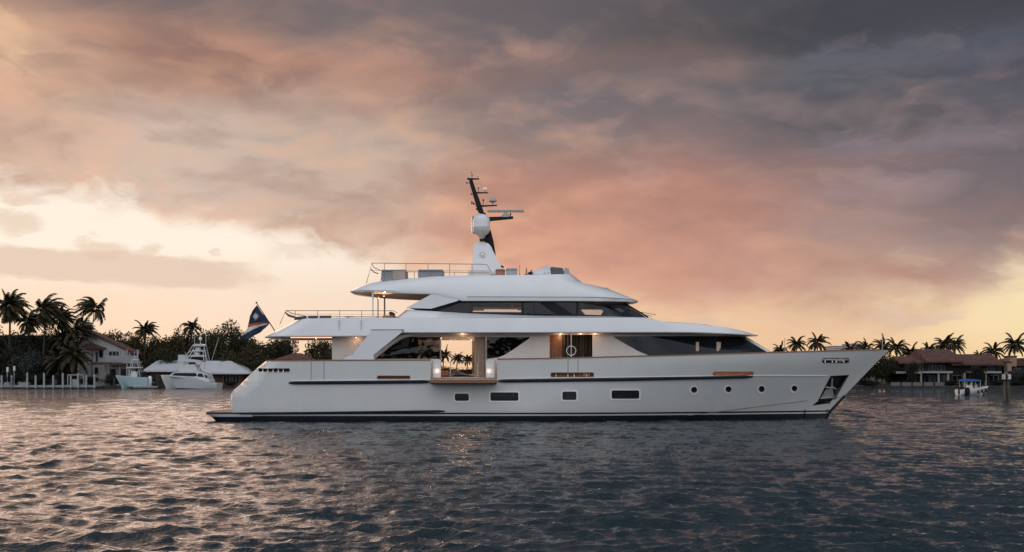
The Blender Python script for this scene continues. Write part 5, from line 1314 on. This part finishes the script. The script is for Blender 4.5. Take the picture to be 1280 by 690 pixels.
prof_part('cabin', [(214, 470.4), (219, 466), (232, 463), (250, 463.5), (262, 468), (266, 477.5), (250, 474)], Yb, 1.55, bw, sf)
bm = BM(); prism(bm, PL([(219, 468.8), (222, 466.2), (248, 466.2), (250, 469.5), (247, 470.6), (219, 469.2)], Yb), Yb - 1.57, Yb + 1.57); obj('cabin_window', bm, dglass, sf)
bm = BM(); prism(bm, PL([(251, 466.8), (256, 467), (258.5, 471.4), (250.5, 470.6)], Yb), Yb - 1.57, Yb + 1.57); obj('cabin_window', bm, dglass, sf)
bm = BM(); prism(bm, PL([(259, 467.5), (261.5, 469), (264, 472.5), (259.8, 472)], Yb), Yb - 1.57, Yb + 1.57); obj('cabin_window', bm, dglass, sf)
prof_part('flybridge', [(224, 463.4), (222.5, 456), (246, 455.5), (250, 463.6)], Yb, 1.3, bw, sf)
prof_part('hardtop', [(224, 450.6), (240, 449), (255, 451.5), (255, 452.8), (224, 452)], Yb, 1.35, bw, sf)
prof_part('console', [(236, 456), (237, 452.8), (243, 452.8), (244, 456)], Yb, .5, interior, sf)
for sd_ in (-1, 1):
    for a, b in (((226, 457), (228, 451.5)), ((247, 457), (249, 452)), ((252, 463), (254, 452.4))):
        bm = BM(); tube(bm, [b2(a[0], a[1]) + Vector((0, 1.2 * sd_, 0)), b2(b[0], b[1]) + Vector((0, 1.2 * sd_, 0))], .05, 5); obj('hardtop_post', bm, bw, sf)
    for a, b in (((232.5, 449), (243, 431)), ((235, 449), (244, 437)), ((260, 451.5), (256, 431)), ((257, 450.5), (255, 437))):
        bm = BM(); tube(bm, [b2(a[0], a[1]) + Vector((0, 1.0 * sd_, 0)), b2(b[0], b[1]) + Vector((0, .6 * sd_, 0))], .055, 5); obj('tower_leg', bm, bw, sf)
prof_part('tower_top', [(243, 431.5), (245, 430), (254, 430), (257, 431.5), (257, 433), (243, 433)], Yb, .8, bw, sf)
prof_part('tower_platform', [(241, 438), (256, 438), (256, 439.6), (241, 439.6)], Yb, .8, bw, sf)
prof_part('tower_platform', [(240, 444), (257, 444), (257, 446), (240, 446)], Yb, .85, bw, sf)
prof_part('tower_console', [(245, 437.9), (245, 434.6), (250, 434), (251, 437.9)], Yb, .4, bw, sf); prof_part('tower_console', [(244, 443.9), (244, 440), (249, 440), (249.5, 443.9)], Yb, .5, bw, sf)
bm = BM(); lathe(bm, b2(250.5, 425.2), [(.22, 0), (.25, .1), (.25, .3), (.16, .5), (.03, .55)], 14); tube(bm, [b2(250.5, 430), b2(250.5, 425)], .05, 5); obj('radome', bm, white, sf)
for a, b in (((243.3, 431), (243.3, 409)), ((257.3, 431), (257.3, 411)), ((264.5, 451), (273.5, 422)), ((236, 452), (231, 440))):
    bm = BM(); tube(bm, [b2(*a), b2(*b)], .035, 5); obj('aerial', bm, bw, sf)
cc = thing('centre_console_boat', 'pale blue centre console boat with small tower left of the fishing boat', 'boat', (b2(166, 484).x, Yb, 0))
pale = pmat('pale_blue_gelcoat', (.40, .54, .56), .4, var=.1)
def shc(t):
    px = 187 - 42.5 * t; return W2(0, np.interp(px, [144.5, 160, 187], [469.3, 470.5, 472.6]), Yb)[1]
bm = BM(); boat_hull(bm, b2(187, 0).x, b2(144.5, 0).x, Yb, 1.2, 1, 2, zbot=.0, rake=1.0, step=shc, n=24); obj('hull', bm, pale, cc, 40)
prof_part('console', [(164, 471), (165, 464), (171, 464), (173, 471)], Yb, .4, bw, cc); prof_part('hard_top', [(160, 459), (176, 459), (177, 460.2), (160, 460.2)], Yb, .8, bw, cc, .02); prof_part('hard_top', [(166, 449), (173, 449), (173.5, 450.4), (166, 450.4)], Yb, .5, bw, cc, .02)
prof_part('seat', [(174, 472), (174, 465.5), (178, 465.5), (178, 472)], Yb, .4, interior, cc)
for sd_ in (-1, 1):
    for a, b in (((162, 471), (165.5, 450)), ((176.5, 471), (172.5, 450)), ((165, 471), (161, 460)), ((172, 471), (175, 460))):
        bm = BM(); tube(bm, [b2(*a) + Vector((0, .6 * sd_, 0)), b2(*b) + Vector((0, .35 * sd_, 0))], .04, 5); obj('tower_leg', bm, bw, cc)
for a, b in (((168, 449), (168, 440)), ((172.5, 449), (173, 438))): bm = BM(); tube(bm, [b2(*a), b2(*b)], .03, 4); obj('aerial', bm, bw, cc)
bm = BM(); lathe(bm, b2(187.5, 483), [(.15, -.4), (.18, .2), (.3, .7), (.32, 1.3), (.2, 1.6), (.05, 1.65)], 12); obj('outboard_engine', bm, white, cc)
fl = thing('floating_dock', 'low pale floating dock between the two moored boats', 'dock', (b2(180, 484).x, Yb - .5, 0)); hb_('deck_boards', fl, 174.8, 175.5, 166, 482.6, 196, 484.4, pmat('grey_boards', (.34, .33, .31), .9)); hb_('float', fl, 174.85, 175.45, 167, 484.4, 195, 486.5, pd)
dn = thing('dinghy', 'small grey dinghy lying between the two moored boats', 'boat', (b2(191, 480).x, 179, .4))
bm = BM(); boat_hull(bm, P3(196, 0, 179).x, P3(187, 0, 179).x, 179, .5, .9, 1.2, zbot=.45, rake=.3, n=12); obj('hull', bm, pmat('dinghy_grey', (.22, .22, .22), .7), dn); hb_('windscreen', dn, 178.8, 179.2, 189, 472.5, 192.5, 476, dglass)
# small motorboat with blue canopy
Ym = 130.0; m2 = lambda px, py: P3(px, py, Ym)
mb = thing('motorboat', 'small white motorboat with blue canopy crossing in front of the long red roofed house', 'boat', (m2(1214, 494).x, Ym, 0))
bm = BM(); boat_hull(bm, m2(1197.5, 0).x, m2(1235.5, 0).x, Ym, .95, .62, 1.0, zbot=-.2, rake=.8, n=24); obj('hull', bm, pmat('boat_bright', (.80, .78, .76), .4), mb, 40)
prof_part('console', [(1208, 487.5), (1209, 481.5), (1214, 481), (1216, 487.5)], Ym, .3, bw, mb, .02); prof_part('windscreen', [(1213.5, 481.5), (1215, 478.5), (1216, 478.5), (1216.5, 482)], Ym, .3, dglass, mb, 0)
prof_part('seat', [(1217.4, 487.5), (1217, 481), (1220.5, 480.4), (1221.5, 487.5)], Ym, .3, pmat('pink_tan', (.50, .36, .30), .8), mb, .02)
prof_part('canopy', [(1200.5, 476.2), (1202, 474.8), (1212, 473.8), (1222, 474.6), (1223.8, 476.2), (1222, 476.6), (1202, 476.9)], Ym, .8, pmat('canopy_blue', (.02, .13, .36), .8, var=.2), mb, 0)
for a, b in (((1203, 486), (1202, 476.5)), ((1222, 485), (1222.5, 476)), ((1211, 486), (1212, 476))):
    for sd_ in (-1, 1): bm = BM(); tube(bm, [m2(*a) + Vector((0, .7 * sd_, 0)), m2(*b) + Vector((0, .7 * sd_, 0))], .025, 4); obj('canopy_post', bm, steel, mb)
for k, (px, dy) in enumerate(((1199.5, -.3), (1205, -.95))):
    bm = BM(); c = m2(px, 494) + Vector((0, dy, 0)); lathe(bm, c + Vector((0, 0, -.3)), [(.12, 0), (.2, .3), (.30, .5), (.30, .9), (.24, 1.15), (.05, 1.25)], 12); obj('outboard_engine', bm, black, mb)
for px, py in ((1218.5, 490), (1224, 488.8), (1229.2, 487.8)):
    bm = BM(); c = m2(px, py) + Vector((0, -.98 + (px - 1218) * .03, -.2)); lathe(bm, c, [(.02, 0), (.11, .07), (.11, .36), (.02, .42)], 10); obj('fender', bm, navy, mb)
bm = BM(); c = m2(1202.5, 481.5) + Vector((0, -.9, 0)); tube(bm, [c + Vector((.15 * cos(a), 0, .15 * sin(a))) for a in np.linspace(0, 2 * pi, 13)], .045, 6); obj('life_ring', bm, pmat('ring_orange', (.55, .42, .36), .6), mb)
bm = BM(); tube(bm, [m2(1226, 486), m2(1228, 483), m2(1234, 483)], .02, 5); obj('bow_rail', bm, steel, mb)
# marker piling cluster
Yp = 102.7; p2 = lambda px, py: P3(px, py, Yp)
mp = thing('channel_marker', 'cluster of dark timber piles with white plates on top standing in the water at right', 'channel marker', (p2(1258, 502).x, Yp, 0))
wetw = pmat('wet_timber', (.10, .085, .06), .8, var=.5, vscale=2, stretch=(6, 6, .5), bump=.5)
for dx_, dy_ in ((-.16, 0), (.16, .02), (0, .26)):
    c = p2(1258, 502) + Vector((dx_, dy_, 0)); bm = BM(); tube(bm, [(c.x + dx_ * .25, c.y, -1), (c.x, c.y, 1.2), (c.x, c.y, 2.15)], .15, 12, taper=[1.15, 1.0, .9]); obj('pile', bm, wetw, mp)
bm = BM(); c = p2(1258, 474); tube(bm, [c + Vector((.42 * cos(a), .1 + .38 * sin(a), -.1)) for a in np.linspace(0, 2 * pi, 17)], .03, 5); obj('band', bm, black, mp)
for k, px in enumerate((1254.6, 1261.6)):
    bm = BM(); a = P3(px - 2.1, 474, Yp - .24); b = P3(px + 2.1, 467.8, Yp - .24); box(bm, (a.x, Yp - .26, a.z), (b.x, Yp - .22, b.z), .005); s_ = obj('sign_plate', bm, pmat('plate_white', (.6, .58, .56), .6), mp)
    bm = BM(); a = P3(px - (.35 if k == 0 else 2), 473, Yp - .27); b = P3(px + (.35 if k == 0 else -1.2), 469, Yp - .27); box(bm, (a.x, Yp - .27, a.z), (b.x, Yp - .262, b.z)); obj('sign_mark', bm, black, s_)
bm = BM(); lathe(bm, p2(1257.5, 468), [(.12, 0), (.2, .05), (.16, .18), (.05, .28)], 10); obj('cap', bm, pmat('cap_grey', (.12, .12, .13), .7), mp)
